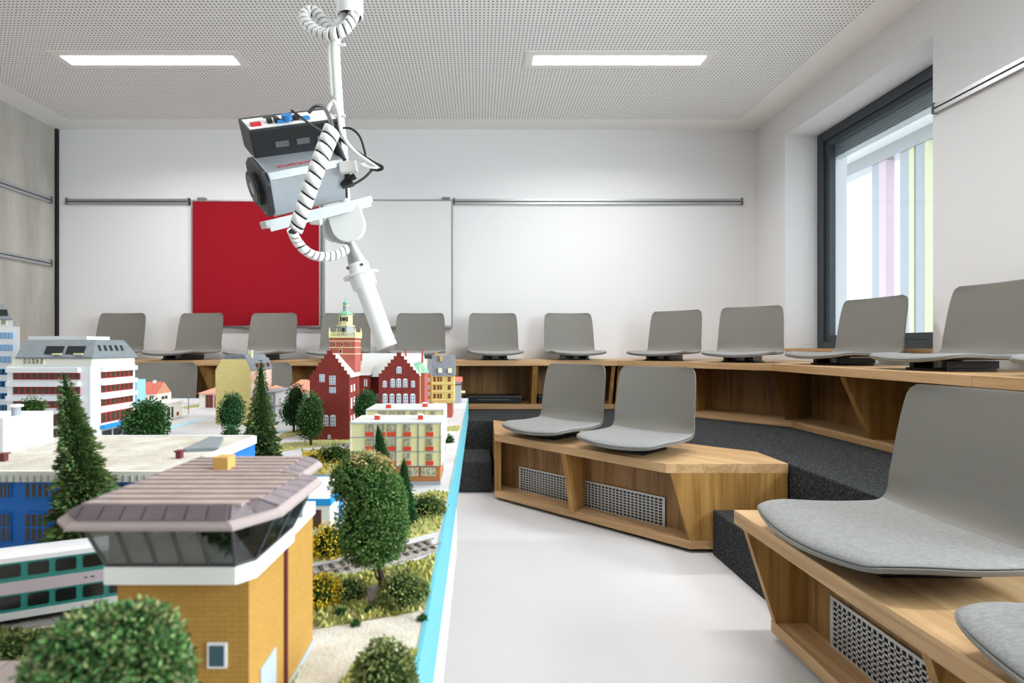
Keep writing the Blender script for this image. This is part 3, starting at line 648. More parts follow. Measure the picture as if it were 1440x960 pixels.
for i in range(6): B().tube([(*lerp(lo[0], lo[1], bots[i]), zg0), (*lerp(hi[0], hi[1], tops[i]), zg1)], .0011, 6).build('mullion', 'frame_dark', t)
for i, f in ((1, 1), (2, .5), (2, 1)): B().tube([(*lerp(lo[i], lo[i+1], f), zg0), (*lerp(hi[i], hi[i+1], f), zg1)], .0009, 6).build('mullion', 'frame_dark', t)
for pl, z in ((lo, zg0+.0008), (hi, zg1-.0005)): B().tube([(*p, z) for p in pl], .0012, 6).build('window_rail', 'frame_dark', t)
B().box(-.2285, -.139, .405, .408, zg0, zg1).build('cabin_wall', 'town_grey', t)
B().box(-.2292, -.228, .318, .408, zg0, zg1).build('cabin_wall', 'frame_dark', t)
B().box(-.205, -.165, .35, .37, zg0, zg0+.010).build('control_desk', 'frame_dark', t)
ze, zl, zf = .790, .7955, .8034
eave = [(-.2465, .306), (-.1467, .306), (-.127, .333), (-.1247, .411), (-.1434, .411), (-.1434, .473), (-.2636, .473), (-.2636, .3207)]
B().prism(eave, ze, ze+.0022).build('eave', 'eave', t)
cx_, cy_ = -.195, .385
lip = [(x+(.004 if x < cx_ else -.004), y+(.003 if y < .35 else 0)) for x, y in eave]
flat = [(-.2395, .3128), (-.1512, .3128), (-.138, .3235), (-.134, .385), (-.152, .393), (-.152, .4526), (-.242, .4526), (-.2425, .3225)]
b = B(); n = 8
b.add([(*p, ze+.002) for p in eave]+[(*p, zl) for p in lip], [(i, (i+1) % n, n+(i+1) % n, n+i) for i in range(n)]+[tuple(range(n, 2*n))]); b.build('eave_board', 'eave', t)
for e_, cnt in ((0, 7), (1, 2), (2, 5), (3, 1), (4, 4), (7, 1), (6, 6)):
    a0, a1, b0, b1 = lip[e_], lip[(e_+1) % 8], flat[e_], flat[(e_+1) % 8]
    for k in range(cnt):
        f0, f1 = (k+.04)/cnt, (k+.96)/cnt; q = [(*lerp(a0, a1, f0), zl), (*lerp(a0, a1, f1), zl), (*lerp(b0, b1, f1), zf), (*lerp(b0, b1, f0), zf)]
        nn = (Vector(q[1])-Vector(q[0])).cross(Vector(q[3])-Vector(q[0])).normalized()*.0012
        if nn.z < 0: nn = -nn
        B().plate(q, nn).build('shingle', 'shingle_dark', t)
b = B(); b.add([(*p, zl-.001) for p in lip]+[(*p, zf-.0006) for p in flat], [(i, (i+1) % n, n+(i+1) % n, n+i) for i in range(n)]+[tuple(range(n, 2*n))]); b.build('roof_deck', 'shingle_dark', t)
rows = 12
for r_i in range(rows):
    y0, y1 = .3128+(.4526-.3128)*r_i/rows, .3128+(.4526-.3128)*(r_i+1)/rows; ym = (y0+y1)/2
    xr = -.152 if ym > .39 else (-.134-(.385-ym)*.065 if ym > .3235 else -.1512+(ym-.3128)*1.2); xl = -.242
    xs = [xl]+[x for x in [xl+(k+(.5 if r_i % 2 else 0))*.0215 for k in range(1, 6)] if xl+.004 < x < xr-.004]+[xr]
    for a_, c_ in zip(xs, xs[1:]):
        j = R.uniform(0, .0003)
        B().hexa([(a_+.0003, y0, zf-.001), (c_-.0003, y0, zf-.001), (c_-.0002, y1, zf-.001), (a_+.0002, y1, zf-.001), (a_+.0002, y0, zf+.0012+j), (c_-.0002, y0, zf+.0012+j), (c_-.0002, y1, zf+.0002), (a_+.0002, y1, zf+.0002)]).build('shingle', 'shingle', t)
c = B().box(-.2077, -.1958, .4009, .4134, zf, .8138).build('chimney', 'chimney_yellow', t, bevel=.0004)

# ------------------------------------------------------------------ double-deck coach
u = Vector((.07, .03)).normalized(); v = Vector((-u.y, u.x)); A0 = Vector((-.44, .471))
def tpar(px): k = (px-CX)/FPX; s = ((k*A0.y)-A0.x)/(u.x-k*u.y); return s
def CP(s, d, z): p = A0+u*s+v*d; return (p.x, p.y, z)
t = thing('double_deck_coach', 'teal and white double-deck railway coach at the left edge', 'train', (A0.x, A0.y+.02, TZ))
s0, s1 = -.30, tpar(175)
def csec(sec, m, name, a=s0, c=s1): 
    b = B(); n = len(sec); b.add([CP(a, d, z) for d, z in sec]+[CP(c, d, z) for d, z in sec], [tuple(range(n)), tuple(range(n, 2*n))[::-1]]+[(i, n+i, n+(i+1) % n, (i+1) % n) for i in range(n)]); return b.build(name, m, t)
csec([(0, .6535), (0, .702), (.034, .702), (.034, .6535)], 'teal', 'body')
csec([(-.0006, .7005), (.001, .7045), (.006, .7065), (.017, .7072), (.028, .7065), (.033, .7045), (.0346, .7005)], 'coach_white', 'roof')
csec([(-.0007, .6712), (-.0007, .6825), (0, .6825), (0, .6712)], 'coach_lower', 'stripe')
csec([(-.0008, .648), (-.0008, .6545), (.0348, .6545), (.0348, .648)], 'coach_white', 'skirt')
csec([(.003, .6445), (.003, .649), (.031, .649), (.031, .6445)], 'black', 'underframe', s0, s1-.01)
spans = [(-84, -55), (-42, -12), (-1, 29.5), (39.5, 69.5), (78.5, 107.5), (117, 146)]
for zlo, zhi, sp in ((.6868, .6985, spans), (.6578, .6695, spans+[(154, 172)])):
    for a_, c_ in sp:
        q0, q1 = tpar(a_), tpar(c_); b = B(); r = .0012
        pts = [CP(x, -.0001, z) for x, z in ((q0+r, zlo), (q1-r, zlo), (q1, zlo+r), (q1, zhi-r), (q1-r, zhi), (q0+r, zhi), (q0, zhi-r), (q0, zlo+r))]
        b.plate(pts, tuple(-v*.0006)+(0,)).build('window', 'pane_dark', t)
for px in (-45, 60, 165):
    for dd in (.007, .027): B().tube([CP(tpar(px), dd-.002, .6475), CP(tpar(px), dd+.002, .6475)], .0045, 14).build('wheel', 'frame_dark', t)
for a_, c_ in ((119, 123), (128, 133)): csec([(-.0010, .6765), (-.0010, .6778), (-.0007, .6778), (-.0007, .6765)], 'frame_dark', 'lettering', tpar(a_), tpar(c_))

# ------------------------------------------------------------------ blue works building with the beige flat roof
ZRF = .7494; hr = EYE-ZRF
t = bld('works_building', 'long blue-walled works building with a beige flat roof, left of the signal tower', -1.15, -.378, .62, .868)
B().box(-1.15, -.378, .62, .868, TZ, ZRF-.004).build('wall', 'blue', t)
B().box(-1.148, -.380, .622, .866, ZRF-.004, ZRF-.001).build('roof', 'sand', t)
zp = PZ(676.5, .62)
B().box(-1.152, -.374, .616, .622, zp, ZRF+.0012).build('parapet', 'cream_light', t); B().box(-.380, -.374, .622, .871, zp, ZRF+.0012).build('parapet', 'cream_light', t)
B().box(-1.152, -.374, .866, .871, zp, ZRF+.0012).build('parapet', 'white_matt', t)
x = -1.148; me_j = None
while x < -.376:
    if PX(-40, .616) < x:
        if me_j is None: jo = B().box(0, .0014, -.0012, 0, 0, (ZRF-zp)*.72).build('gutter_bracket', 'town_grey', None); me_j = jo.data; o = jo
        else: o = bpy.data.objects.new('gutter_bracket', me_j); C.objects.link(o)
        o.parent = t; o.location = Vector((x, .616, zp))-t.location
    x += .0083
for a_, c_ in ((-75, -28), (-10, 17), (36, 80), (98, 142), (160, 205)):
    wpx(t, a_, c_, 678, 699.5, .62, fm='blue', pm='pane_brown', nx=5, nz=1, bar=.2)
    wpx(t, a_+1, c_-9 if c_ > 20 else c_, 720.5, 760.5, .62, fm='blue', pm='pane_brown', nx=4, nz=2, bar=.16)
for k in range(4): win_x(t, .65+k*.055, .69+k*.055, .66, .70, -.378, fm='blue_bright', pm='pane_brown', nx=3, nz=2)
q = [GP(257, 631, hr-.004), GP(306, 629, hr-.004), GP(314, 614, hr-.004), GP(295, 613.5, hr-.004)]
B().prism(q, ZRF-.001, ZRF+.004).build('roof_sheet', 'roof_grey', t)
for px, py in ((252.5, 643), (5, 647)):
    x, y = GP(px, py, hr); c = B().box(x-.0035, x+.0035, y-.0035, y+.0035, ZRF-.001, ZRF+.008).build('chimney', 'maroon', t); B().box(x-.0052, x+.0052, y-.0052, y+.0052, ZRF+.008, ZRF+.0098).build('cap', 'maroon', c)
B().box(-1.05, -.684, .738, .825, ZRF-.001, .7976).build('roof_house', 'town_white', t, bevel=.0008)
c = B().lathe([(.0055, 0), (.0055, .013)], (-.6925, .768, .7976), 14).build('vent_pipe', 'town_grey', t); B().lathe([(.0085, .013), (.009, .0155), (.004, .017)], (-.6925, .768, .7976), 14).build('cap', 'white_matt', c)

# ------------------------------------------------------------------ white office block with red window bands
yf = 1.365; xr = PX(127, yf); xl = PX(10, yf); yb = 1.543
t = bld('office_block', 'white model office block with red window bands and grey mansard roof', xl, xr, yf, yb)
B().box(xl, xr, yf, yb, TZ, PZ(514, yf)).build('wall', 'town_white', t)
B().box(xl+.010, xr+.0015, yf+.002, yb-.004, PZ(514, yf), PZ(501.5, yf)).build('attic_wall', 'cream_light', t)
z0, z1 = PZ(502, yf), PZ(477.5, yf+.03)
rf = B(); e0 = [(PX(23, yf), yf-.003), (xr+.008, yf-.003), (xr+.008, yb), (PX(23, yf), yb)]; e1 = [(PX(35, yf+.03), yf+.03), (xr-.008, yf+.03), (xr-.012, yb-.03), (PX(35, yf+.03), yb-.03)]
rf.add([(*p, z0) for p in e0]+[(*p, z1) for p in e1], [(3, 2, 1, 0), (4, 5, 6, 7)]+[(i, (i+1) % 4, 4+(i+1) % 4, 4+i) for i in range(4)]); rf.build('roof', 'roof_grey', t)
B().prism([(x_, y_) for x_, y_ in e0], z0-.004, z0).build('eave', 'roof_slate', t)
B().box(PX(42, yf+.05), PX(124, yf+.05), yf+.045, yb-.045, z1, z1+.010).build('roof_plant_room', 'town_white', t)
for a_ in (62, 92):
    f0, f1 = .18, .62; yy = lambda f: yf-.003+.033*f-.0008; zz = lambda f: z0+(z1-z0)*f
    o = B().plate([(PX(a_, yy(f0)), yy(f0), zz(f0)), (PX(a_+25, yy(f0)), yy(f0), zz(f0)), (PX(a_+29, yy(f1)), yy(f1), zz(f1)), (PX(a_+4, yy(f1)), yy(f1), zz(f1))], (0, -.001, .0006)).build('dormer_window', 'pane_dark', t)
    B().box(PX(a_+13, yf), PX(a_+25, yf), yf-.005, yf, zz(f0)-.002, zz(f0)+.002).build('flower_box', 'cream', o)
for k in range(5):
    y_ = yf+.03+k*.022; f0, f1 = .35, .68; q = lambda f: xr+.008-.018*f+.0006
    B().plate([(q(f0), y_, z0+(z1-z0)*f0), (q(f0), y_+.008, z0+(z1-z0)*f0), (q(f1), y_+.008, z0+(z1-z0)*f1), (q(f1), y_, z0+(z1-z0)*f1)], (.0008, 0, .0004)).build('roof_slot', 'pane_dark', t)
wpx(t, 33, 62, 503.5, 512, yf+.002, pm='curtain', nx=5, nz=1)
for a_, c_ in ((524, 533.5), (543.5, 554), (563.5, 573.5), (583, 598)):
    if a_ < 580:
        wpx(t, 19, 113, a_, c_, yf, fm='town_red', pm='pane_brown', nx=11, nz=1, bar=.12)
        B().box(PX(13, yf), PX(114.5, yf), yf-.012, yf, PZ(a_-.3, yf), PZ(a_-7.5, yf)).build('awning', 'town_white', t, bevel=.0015)
    else:
        wpx(t, 19, 101, a_, c_, yf, fm='town_red', pm='pane_brown', nx=6, nz=1, bar=.05)
    za, zb_ = PZ(a_, yf), PZ(c_, yf)
    win_x(t, yf+.038, yb-.010, zb_, za, xr, fm='town_red', pm='pane_brown', nx=7, nz=1)
    if a_ < 580: B().box(xr, xr+.012, yf+.034, yb-.004, za+.0005, za+.014).build('awning', 'town_white', t, bevel=.0015)
wpx(t, 19, 102, 602, 622, yf, fm='town_grey', pm='pane_dark', nx=4, nz=1, bar=.04)
B().box(PX(15, yf), PX(103, yf), yf-.010, yf-.001, PZ(602.5, yf), PZ(598.5, yf)).build('shop_canopy', 'town_white', t)
B().box(PX(94, yf), PX(103.5, yf), yf-.0115, yf-.010, PZ(606, yf), PZ(602.3, yf)).build('shop_sign', 'blue_bright', t)
B().box(xr+.001, xr+.014, yf+.034, yb-.004, PZ(606, yf), PZ(601, yf)).build('shop_sign', 'blue_bright', t)
win_x(t, yf+.04, yb-.012, TZ+.005, PZ(608, yf), xr, fm='town_grey', pm='pane_dark', nx=3, nz=1)
B().box(xr-.03, xr+.006, yb, yb+.04, TZ, PZ(534, yb)).build('stair_tower', 'blue_pale', t)

# tall white tower block with blue windows, at the left edge
yf = 1.584; xr = PX(28, yf)
t = bld('tower_block', 'tall white model tower block with blue windows, cut by the left picture edge', xr-.42, xr, yf, yf+.2)
B().prism([(xr-.42, yf), (xr, yf), (xr-.115, yf+.12), (xr-.42, yf+.12)], TZ, PZ(459, yf)).build('wall', 'town_white', t)
B().prism([(xr-.38, yf+.01), (PX(14, yf), yf+.01), (PX(14, yf)-.1, yf+.1), (xr-.38, yf+.1)], PZ(459, yf), PZ(446.5, yf)).build('attic_wall', 'town_white', t)
x1_ = PX(16.5, yf); rf = B(); z0, z1 = PZ(447.5, yf), PZ(428, yf+.03)
e0 = [(xr-.40, yf+.003), (x1_, yf+.003), (x1_-.1, yf+.11), (xr-.40, yf+.11)]; e1 = [(xr-.37, yf+.03), (PX(5, yf+.03), yf+.03), (PX(5, yf+.03)-.06, yf+.09), (xr-.37, yf+.09)]
rf.add([(*p, z0) for p in e0]+[(*p, z1) for p in e1], [(3, 2, 1, 0), (4, 5, 6, 7)]+[(i, (i+1) % 4, 4+(i+1) % 4, 4+i) for i in range(4)]); rf.build('roof', 'roof_grey', t)
B().prism(e0, z0-.004, z0).build('eave', 'roof_slate', t)
B().plate([(PX(-14, yf), yf+.008, z0+.010), (PX(8, yf), yf+.008, z0+.010), (PX(2, yf), yf+.020, z0+.028), (PX(-14, yf), yf+.020, z0+.028)], (0, -.002, .001)).build('skylight', 'pane_dark', t)
wpx(t, -40, 10, 449, 457, yf+.01, pm='curtain', nx=6, nz=1)
for a_ in (467.5, 484.5, 501, 518.5, 535.5, 552.5, 569):
    wpx(t, -60, -8, a_, a_+8.5, yf, fm='blue_bright', pm='pane_dark' if a_ > 510 else 'pane_blue', nx=6, nz=1, bar=.1)
    wpx(t, -3, 18, a_, a_+8.5, yf, fm='blue_bright', pm='pane_dark' if a_ > 510 else 'pane_blue', nx=4, nz=1, bar=.12)

# ------------------------------------------------------------------ small houses at the far left
yf = 2.38; x0, x1 = PX(180, yf), PX(221, yf); t = bld('cottage', 'small white cottage with a red tiled roof beside the office block', x0, x1, yf, yf+.11, 'house')
B().box(x0, x1, yf, yf+.11, TZ, PZ(554, yf)).build('wall', 'cream_light', t); ze_, zr_ = PZ(554, yf), PZ(536.5, yf+.055)
B().add([(x1, yf, ze_), (x1, yf+.11, ze_), (x1, yf+.055, zr_-.002), (x1-.004, yf, ze_), (x1-.004, yf+.11, ze_), (x1-.004, yf+.055, zr_-.002)], [(0, 1, 2), (5, 4, 3), (0, 2, 5, 3), (2, 1, 4, 5), (1, 0, 3, 4)]).build('gable', 'roof_orange', t)
gable_roof(t, x0, x1-.009, yf, yf+.11, ze_, zr_, 'roof_red'); chim(t, PX(217.5, yf+.05), yf+.05, PZ(540, yf), PZ(535.5, yf), .011, 'town_white')
for a_, c_ in ((198, 203), (210.5, 217)): wpx(t, a_, c_, 556, 563 if a_ < 205 else 559, yf, pm='pane_brown', nx=1 if a_ < 205 else 2, nz=1, bar=.08)
win_x(t, yf+.03, yf+.08, ze_-.03, ze_-.012, x1, fm='town_white', pm='pane_brown', nx=2, nz=1)
yf = 1.835; x1 = PX(234, yf); x0 = PX(196, yf); t = bld('garage', 'small white garage with a flat roof and dark doors near the street lamp', x0, x1, yf, 1.93)
B().box(x0, x1, yf, 1.93, TZ, PZ(569, yf)).build('wall', 'cream_light', t); B().box(x0-.004, x1+.004, yf-.004, 1.934, PZ(569, yf), PZ(566, yf)).build('roof', 'white_matt', t)
wpx(t, 214, 227, 570, 573, yf, pm='pane_brown', nx=3, nz=1); B().box(PX(224, yf), PX(228, yf), yf-.001, yf, PZ(579, yf), PZ(575, yf)).build('sign', 'signal_red', t)
win_x(t, yf+.004, yf+.022, TZ+.003, PZ(573, yf), x1, fm='town_grey', pm='pane_dark', nx=1, nz=1, name='door'); win_x(t, yf+.028, yf+.042, TZ+.003, PZ(573, yf), x1, fm='town_grey', pm='pane_dark', nx=1, nz=1, name='door'); win_x(t, yf+.062, yf+.075, TZ+.006, TZ+.02, x1, fm='signal_red', pm='pane_brown', nx=1, nz=1)
yf = YG(582); x = PX(265, yf); t = thing('street_lamp', 'thin grey model street lamp beside the white garage', 'lamp', (x, yf, TZ))
B().tube([(x, yf, TZ), (x, yf, PZ(557, yf))], .0012, 6).build('pole', 'frame_dark', t); B().lathe([(.002, 0), (.003, .003), (.001, .004)], (x, yf, PZ(557, yf)), 8).build('lamp_head', 'town_grey', t)
yf = YG(573); x0, x1 = PX(280, yf), PX(334, yf); t = bld('pavilion', 'white pavilion with an orange hipped roof left of the cream gabled house', x0, x1, yf, yf+.13, 'house')
B().box(x0, x1, yf, yf+.13, TZ, PZ(553, yf)).build('wall', 'cream_light', t); hip_roof(t, x0, x1, yf, yf+.13, PZ(553, yf), PZ(541.5, yf+.06), 'roof_orange')
wpx(t, 289.5, 299.5, 555, 573, yf, fm='town_red', pm='pane_brown', nx=2, nz=1); wpx(t, 302, 312, 556, 573, yf, fm='town_red', pm='pane_brown', nx=2, nz=1)

# cream gambrel-gabled house with a mural on its side wall
yf = 1.717; x0, x1, yb = PX(303, yf), PX(352, yf), 1.895; t = bld('gabled_house', 'tall cream model house with a blank gable and slate roof', x0, x1, yf, yb, 'house')
zs, zt_ = PZ(521, yf), PZ(505, yf); xa, xb_ = PX(311, yf), PX(346, yf)
B().plate([(x0, yf, TZ), (x1, yf, TZ), (x1, yf, zs), (xb_, yf, zt_), (xa, yf, zt_), (x0, yf, zs)], (0, yb-yf, 0)).build('wall', 'brick_cream', t)
rf = B(); rf.plate([(x1+.002, yf+.001, zs-.002), (x1+.002, yf+.001, zs+.001), (xb_+.001, yf+.001, zt_+.0025), (xa-.001, yf+.001, zt_+.0025), (x0-.002, yf+.001, zs+.001), (x0-.002, yf+.001, zs-.002), (xa, yf+.001, zt_), (xb_, yf+.001, zt_)], (0, yb-yf+.004, 0)); rf.build('roof', 'roof_slate', t)
B().plate([(x1-.001, yf+.012, zs-.001), (xb_-.003, yf+.012, zt_), (xb_-.012, yf+.012, zt_+.016), (xa+.01, yf+.012, zt_+.016), (xa+.002, yf+.012, zt_)], (0, yb-yf-.012, 0)).build('roof_ridge', 'roof_slate', t)
B().box(x1, x1+.001, yf+.004, yb-.002, TZ+.05, zs-.003).build('mural', 'mural', t)
for k in range(3):
    y_ = yf+.05+k*.045; B().box(x1-.008, x1+.001, y_, y_+.018, zs+.008, zs+.022).build('dormer', 'maroon', t)
chim(t, PX(352.5, yf+.06), yf+.06, zt_, PZ(493.5, yf+.06), .012, 'cream', 'white_matt')
# grey two-storey house right of it
yf = 1.75; x1 = PX(387, yf); x0 = PX(366, yf); yb = 1.915; t = bld('terrace_house', 'grey two-storey flat-roofed model house between the pointed fir and town hall', x0, x1, yf, yb, 'house')
zt_ = PZ(551, yf); B().box(x0, x1, yf, yb, TZ, zt_).build('wall', 'town_grey', t); B().box(x1, x1+.002, yf, yb, TZ, zt_).build('side_wall', 'town_white', t)  # grey front, white side: shaded and lit faces put into the colour
for z in (zt_, PZ(571, yf)): B().box(x0-.002, x1+.005, yf-.003, yb+.003, z-.002, z+.002).build('cornice', 'town_grey', t)
for z0 in (TZ+.012, TZ+.06):
    for y_ in (yf+.025, yf+.08, yf+.13): win_x(t, y_, y_+.022, z0, z0+.024, x1+.002, pm='pane_blue')
wpx(t, 378, 384, 556, 564, yf, pm='pane_blue')
# two more roofs behind
yf = 2.15; x0, x1 = PX(396, yf), PX(446, yf); t = bld('villa', 'model villa with pale orange hipped roof just left of the town hall', x0, x1, yf, yf+.12, 'house')
B().box(x0, x1, yf, yf+.12, TZ, PZ(552, yf)).build('wall', 'cream_light', t); hip_roof(t, x0, x1, yf, yf+.12, PZ(552, yf), PZ(533.5, yf+.06), 'roof_orange')
yf = 2.35; x0, x1 = PX(372, yf), PX(395, yf); t = bld('villa', 'small orange-roofed model house peeping out behind the grey two-storey house', x0, x1, yf, yf+.08, 'house')
B().box(x0, x1, yf, yf+.08, TZ, PZ(549, yf)).build('wall', 'cream_light', t); hip_roof(t, x0, x1, yf, yf+.08, PZ(549, yf), PZ(541, yf+.04), 'roof_orange')

# ------------------------------------------------------------------ town hall
t = thing('town_hall', 'dark red brick town hall with stepped gables and a green-topped clock tower', 'building', (-.35, 1.55, TZ))
def stepped(px0, px1, psh, ppk, y, th, n, pcw):
    x0, x1 = PX(px0, y), PX(px1, y); xm = (x0+x1)/2; zs, zp_ = PZ(psh, y), PZ(ppk, y); hw = (x1-x0)/2; cw = pcw*y/FPX/2
    L_, = [[(x0, TZ)]]; 
    pts = [(x0, TZ), (x1, TZ), (x1, zs)]
    for k in range(1, n+1):
        x_ = x1-(hw-cw)*k/n; pts += [(x_, zs+(zp_-zs)*(k-1)/n), (x_, zs+(zp_-zs)*k/n)]
    left = [(2*xm-x_, z) for x_, z in pts[2:]][::-1]; pts += left
    B().plate([(x_, y, z) for x_, z in pts], (0, th, 0)).build('gable_wall', 'brick_red', t)
    cp = B()
    for k in range(0, n+1):
        xa = x1-(hw-cw)*k/n; xb_ = x1-(hw-cw)*(k+1)/n if k < n else xm; z = zs+(zp_-zs)*k/n
        for q0, q1 in ((xb_, xa), (2*xm-xa, 2*xm-xb_)): cp.box(q0-.0006, q1+.0006, y-.001, y+th+.001, z, z+.0012)
    cp.build('coping', 'brick_red', t)
    return x0, x1, xm, zs, zp_
ya = 1.4345; x0, x1, xm, zs, zp_ = stepped(435.6, 491, 527, 493.6, ya, .010, 6, 7)
B().box(x0+.001, x1-.001, ya+.01, 1.60, TZ, zs-.004).build('wing_wall', 'brick_red', t)
zr_ = PZ(497, ya); rf = B(); rf.add([(x0-.003, ya+.01, zs-.006), (xm, ya+.01, zr_), (x1+.004, ya+.01, zs-.008), (x0-.003, 1.75, zs-.006), (xm, 1.75, zr_), (x1+.004, 1.75, zs-.008)], [(0, 1, 2), (3, 5, 4), (0, 3, 4, 1), (1, 4, 5, 2), (0, 2, 5, 3)]); rf.build('roof', 'roof_pale', t)
for a_, c_, d, e_, ar in ((449, 456.5, 526, 537, False), (463, 467, 528, 541, False), (467.8, 471.8, 528, 541, False), (463, 472, 544, 552.5, False), (454.4, 461.8, 583, 599, True), (464.3, 471.8, 583, 599, True), (460.8, 465, 611, 617, True)):
    wpx(t, a_, c_, d, e_, ya, pm='pane_blue', nx=2 if c_-a_ > 4.5 else 1, nz=3, arch=ar)
for z0 in (TZ+.035, TZ+.085, TZ+.132):
    for y_ in (ya+.022, ya+.055): win_x(t, y_, y_+.014, z0, z0+.030 if z0 < .77 else z0+.02, x1-.001, fm='town_white', pm='town_white')
B().tube([(x1+.002, 1.528, TZ), (x1+.002, 1.528, zs-.01)], .0012, 6).build('downpipe', 'pink_brick', t)
yb_ = 1.55; g0, g1, gm, gs, gp_ = stepped(532.5, 589, 526, 496, yb_, .010, 6, 6)
B().box(g0+.001, g1-.001, yb_+.01, 1.70, TZ, gs-.003).build('wing_wall', 'brick_red', t)
B().add([(g0-.003, yb_+.01, gs-.006), (gm, yb_+.01, PZ(499, yb_)), (g1+.003, yb_+.01, gs-.006), (g0-.003, 1.72, gs-.006), (gm, 1.72, PZ(499, yb_)), (g1+.003, 1.72, gs-.006)], [(0, 1, 2), (3, 5, 4), (0, 3, 4, 1), (1, 4, 5, 2), (0, 2, 5, 3)]).build('roof', 'roof_pale', t)
for a_, c_, d, e_ in ((538, 544, 535, 544.5), (549, 555.6, 532, 544.5), (557.5, 564, 532, 544.5), (566.5, 573, 532, 544.5), (578, 583.5, 535, 544.5), (538, 544.7, 553, 567.5), (547.8, 554.3, 553, 567.5), (557.5, 564, 553, 567.5), (567, 573.7, 553, 567.5), (577, 584, 553, 567.5), (557.5, 564.6, 515, 525)):
    wpx(t, a_, c_, d, e_, yb_, pm='pane_blue', nx=2, nz=3, arch=True)
# main range behind, its roof and the projecting bay
xm0, xm1 = -.50, g1+.001
B().box(xm0, xm1, 1.62, 1.80, TZ, PZ(529, 1.62)).build('main_wall', 'brick_red', t)
rf = B(); zE, zR = PZ(529.5, 1.61), PZ(496.5, 1.71)
rf.add([(xm0, 1.605, zE), (xm1+.003, 1.605, zE), (xm1-.004, 1.71, zR), (xm0, 1.71, zR), (xm0, 1.815, zE), (xm1+.003, 1.815, zE)], [(0, 1, 2, 3), (3, 2, 5, 4), (0, 3, 4), (1, 5, 2), (0, 4, 5, 1)]); rf.build('roof', 'roof_pale', t)
B().box(PX(503, 1.57), PX(518, 1.57), 1.57, 1.63, TZ, PZ(527, 1.57)).build('bay_wall', 'brick_red', t)
B().add([(PX(501, 1.565), 1.563, PZ(527.5, 1.565)), (PX(520, 1.565), 1.563, PZ(527.5, 1.565)), (PX(520, 1.565), 1.66, PZ(505, 1.66)), (PX(501, 1.565), 1.66, PZ(505, 1.66)), (PX(501, 1.565), 1.66, PZ(527.5, 1.565)), (PX(520, 1.565), 1.66, PZ(527.5, 1.565))], [(0, 1, 2, 3), (0, 3, 4), (1, 5, 2), (3, 2, 5, 4), (0, 4, 5, 1)]).build('bay_roof', 'roof_pale', t)
for a_ in (512, 514.8): wpx(t, a_, a_+1.6, 533, 543, 1.57, fm='town_white', pm='town_white', nx=1, nz=1)
for a_, d, e_ in ((522, 553, 563), (528.5, 553, 563)): wpx(t, a_, a_+4, d, e_, 1.62, pm='pane_blue', nx=2, nz=3)
# right end: green turret roof, pinkish end wall and drainpipe
ex0, ex1 = g1-.001, PX(597, 1.60); B().box(ex0, ex1, 1.60, 1.70, TZ, PZ(524.5, 1.6)).build('end_wall', 'pink_brick', t)
exm = (ex0+ex1)/2; B().add([(PX(578, 1.59), 1.594, PZ(524.5, 1.6)), (ex1+.003, 1.594, PZ(524.5, 1.6)), (ex1+.003, 1.71, PZ(524.5, 1.6)), (PX(578, 1.59), 1.71, PZ(524.5, 1.6)), (PX(579, 1.65), 1.65, PZ(512, 1.65)), (PX(592, 1.65), 1.65, PZ(509, 1.65))], [(0, 1, 5, 4), (1, 2, 5), (2, 3, 4, 5), (3, 0, 4), (3, 2, 1, 0)]).build('turret_roof', 'green_copper', t)
B().tube([(PX(591, 1.595), 1.595, TZ), (PX(591, 1.595), 1.595, PZ(513, 1.6))], .0011, 6).build('downpipe', 'cream', t)
for px, py0, py1 in ((498.5, 505, 495.5), (506.5, 504, 495.5), (570.5, 505, 492.5), (594, 507, 492)): chim(t, PX(px, 1.66), 1.66, PZ(py0+3, 1.66), PZ(py1, 1.66), .012 if px < 520 else .006, 'pink_brick', 'maroon')
# tower
ty0, tx0, tx1 = 1.52, PX(464, 1.52), PX(499, 1.52); tcx = (tx0+tx1)/2; tw = (tx1-tx0)/2; tcy = ty0+tw
Zt = lambda py: PZ(py, tcy-.02)
B().box(tx0, tx1, ty0, ty0+2*tw, .70, Zt(475)).build('tower_wall', 'pink_brick', t)
for zz in (498, 489, 480): B().box(tx0-.0012, tx1+.0012, ty0-.0012, ty0+2*tw+.0012, Zt(zz), Zt(zz-1.1)).build('band', 'cream', t)
for a_ in (469, 479.5, 490): wpx(t, a_, a_+3, 481.5, 486.5, ty0, fm='cream', pm='pane', nx=1, nz=1)
wpx(t, 477, 481, 491, 496.5, ty0, fm='cream', pm='pane', nx=1, nz=1)
B().box(tx0-.003, tx1+.003, ty0-.003, ty0+2*tw+.003, Zt(475), Zt(472.5)).build('gallery_floor', 'cream', t)
gl = B(); e = .003
for i in range(15):
    f = i/14; xx = tx0-e+(2*tw+2*e)*f; yy_ = ty0-e+(2*tw+2*e)*f
    gl.box(xx-.0008, xx+.0008, ty0-e, ty0-e+.0015, Zt(472.5), Zt(468)); gl.box(tx1+e-.0015, tx1+e, yy_-.0008, yy_+.0008, Zt(472.5), Zt(468)); gl.box(tx0-e, tx0-e+.0015, yy_-.0008, yy_+.0008, Zt(472.5), Zt(468))
o = gl.build('balustrade', 'cream', t); o['kind'] = 'stuff'
hb = B(); hb.box(tx0-e, tx1+e, ty0-e, ty0-e+.002, Zt(468), Zt(467)).box(tx1+e-.002, tx1+e, ty0-e+.002, ty0+2*tw+e, Zt(468), Zt(467)).box(tx0-e, tx0-e+.002, ty0-e+.002, ty0+2*tw+e, Zt(468), Zt(467)); o = hb.build('handrail', 'cream', t)
for sx in (tx0-.001, tx1+.001):
    for sy in (ty0-.001, ty0+2*tw+.001): B().lathe([(.0032, 0), (.0032, .013), (.0022, .015), (.0006, .027)], (sx, sy, Zt(473)), 8).build('pinnacle', 'cream', t)
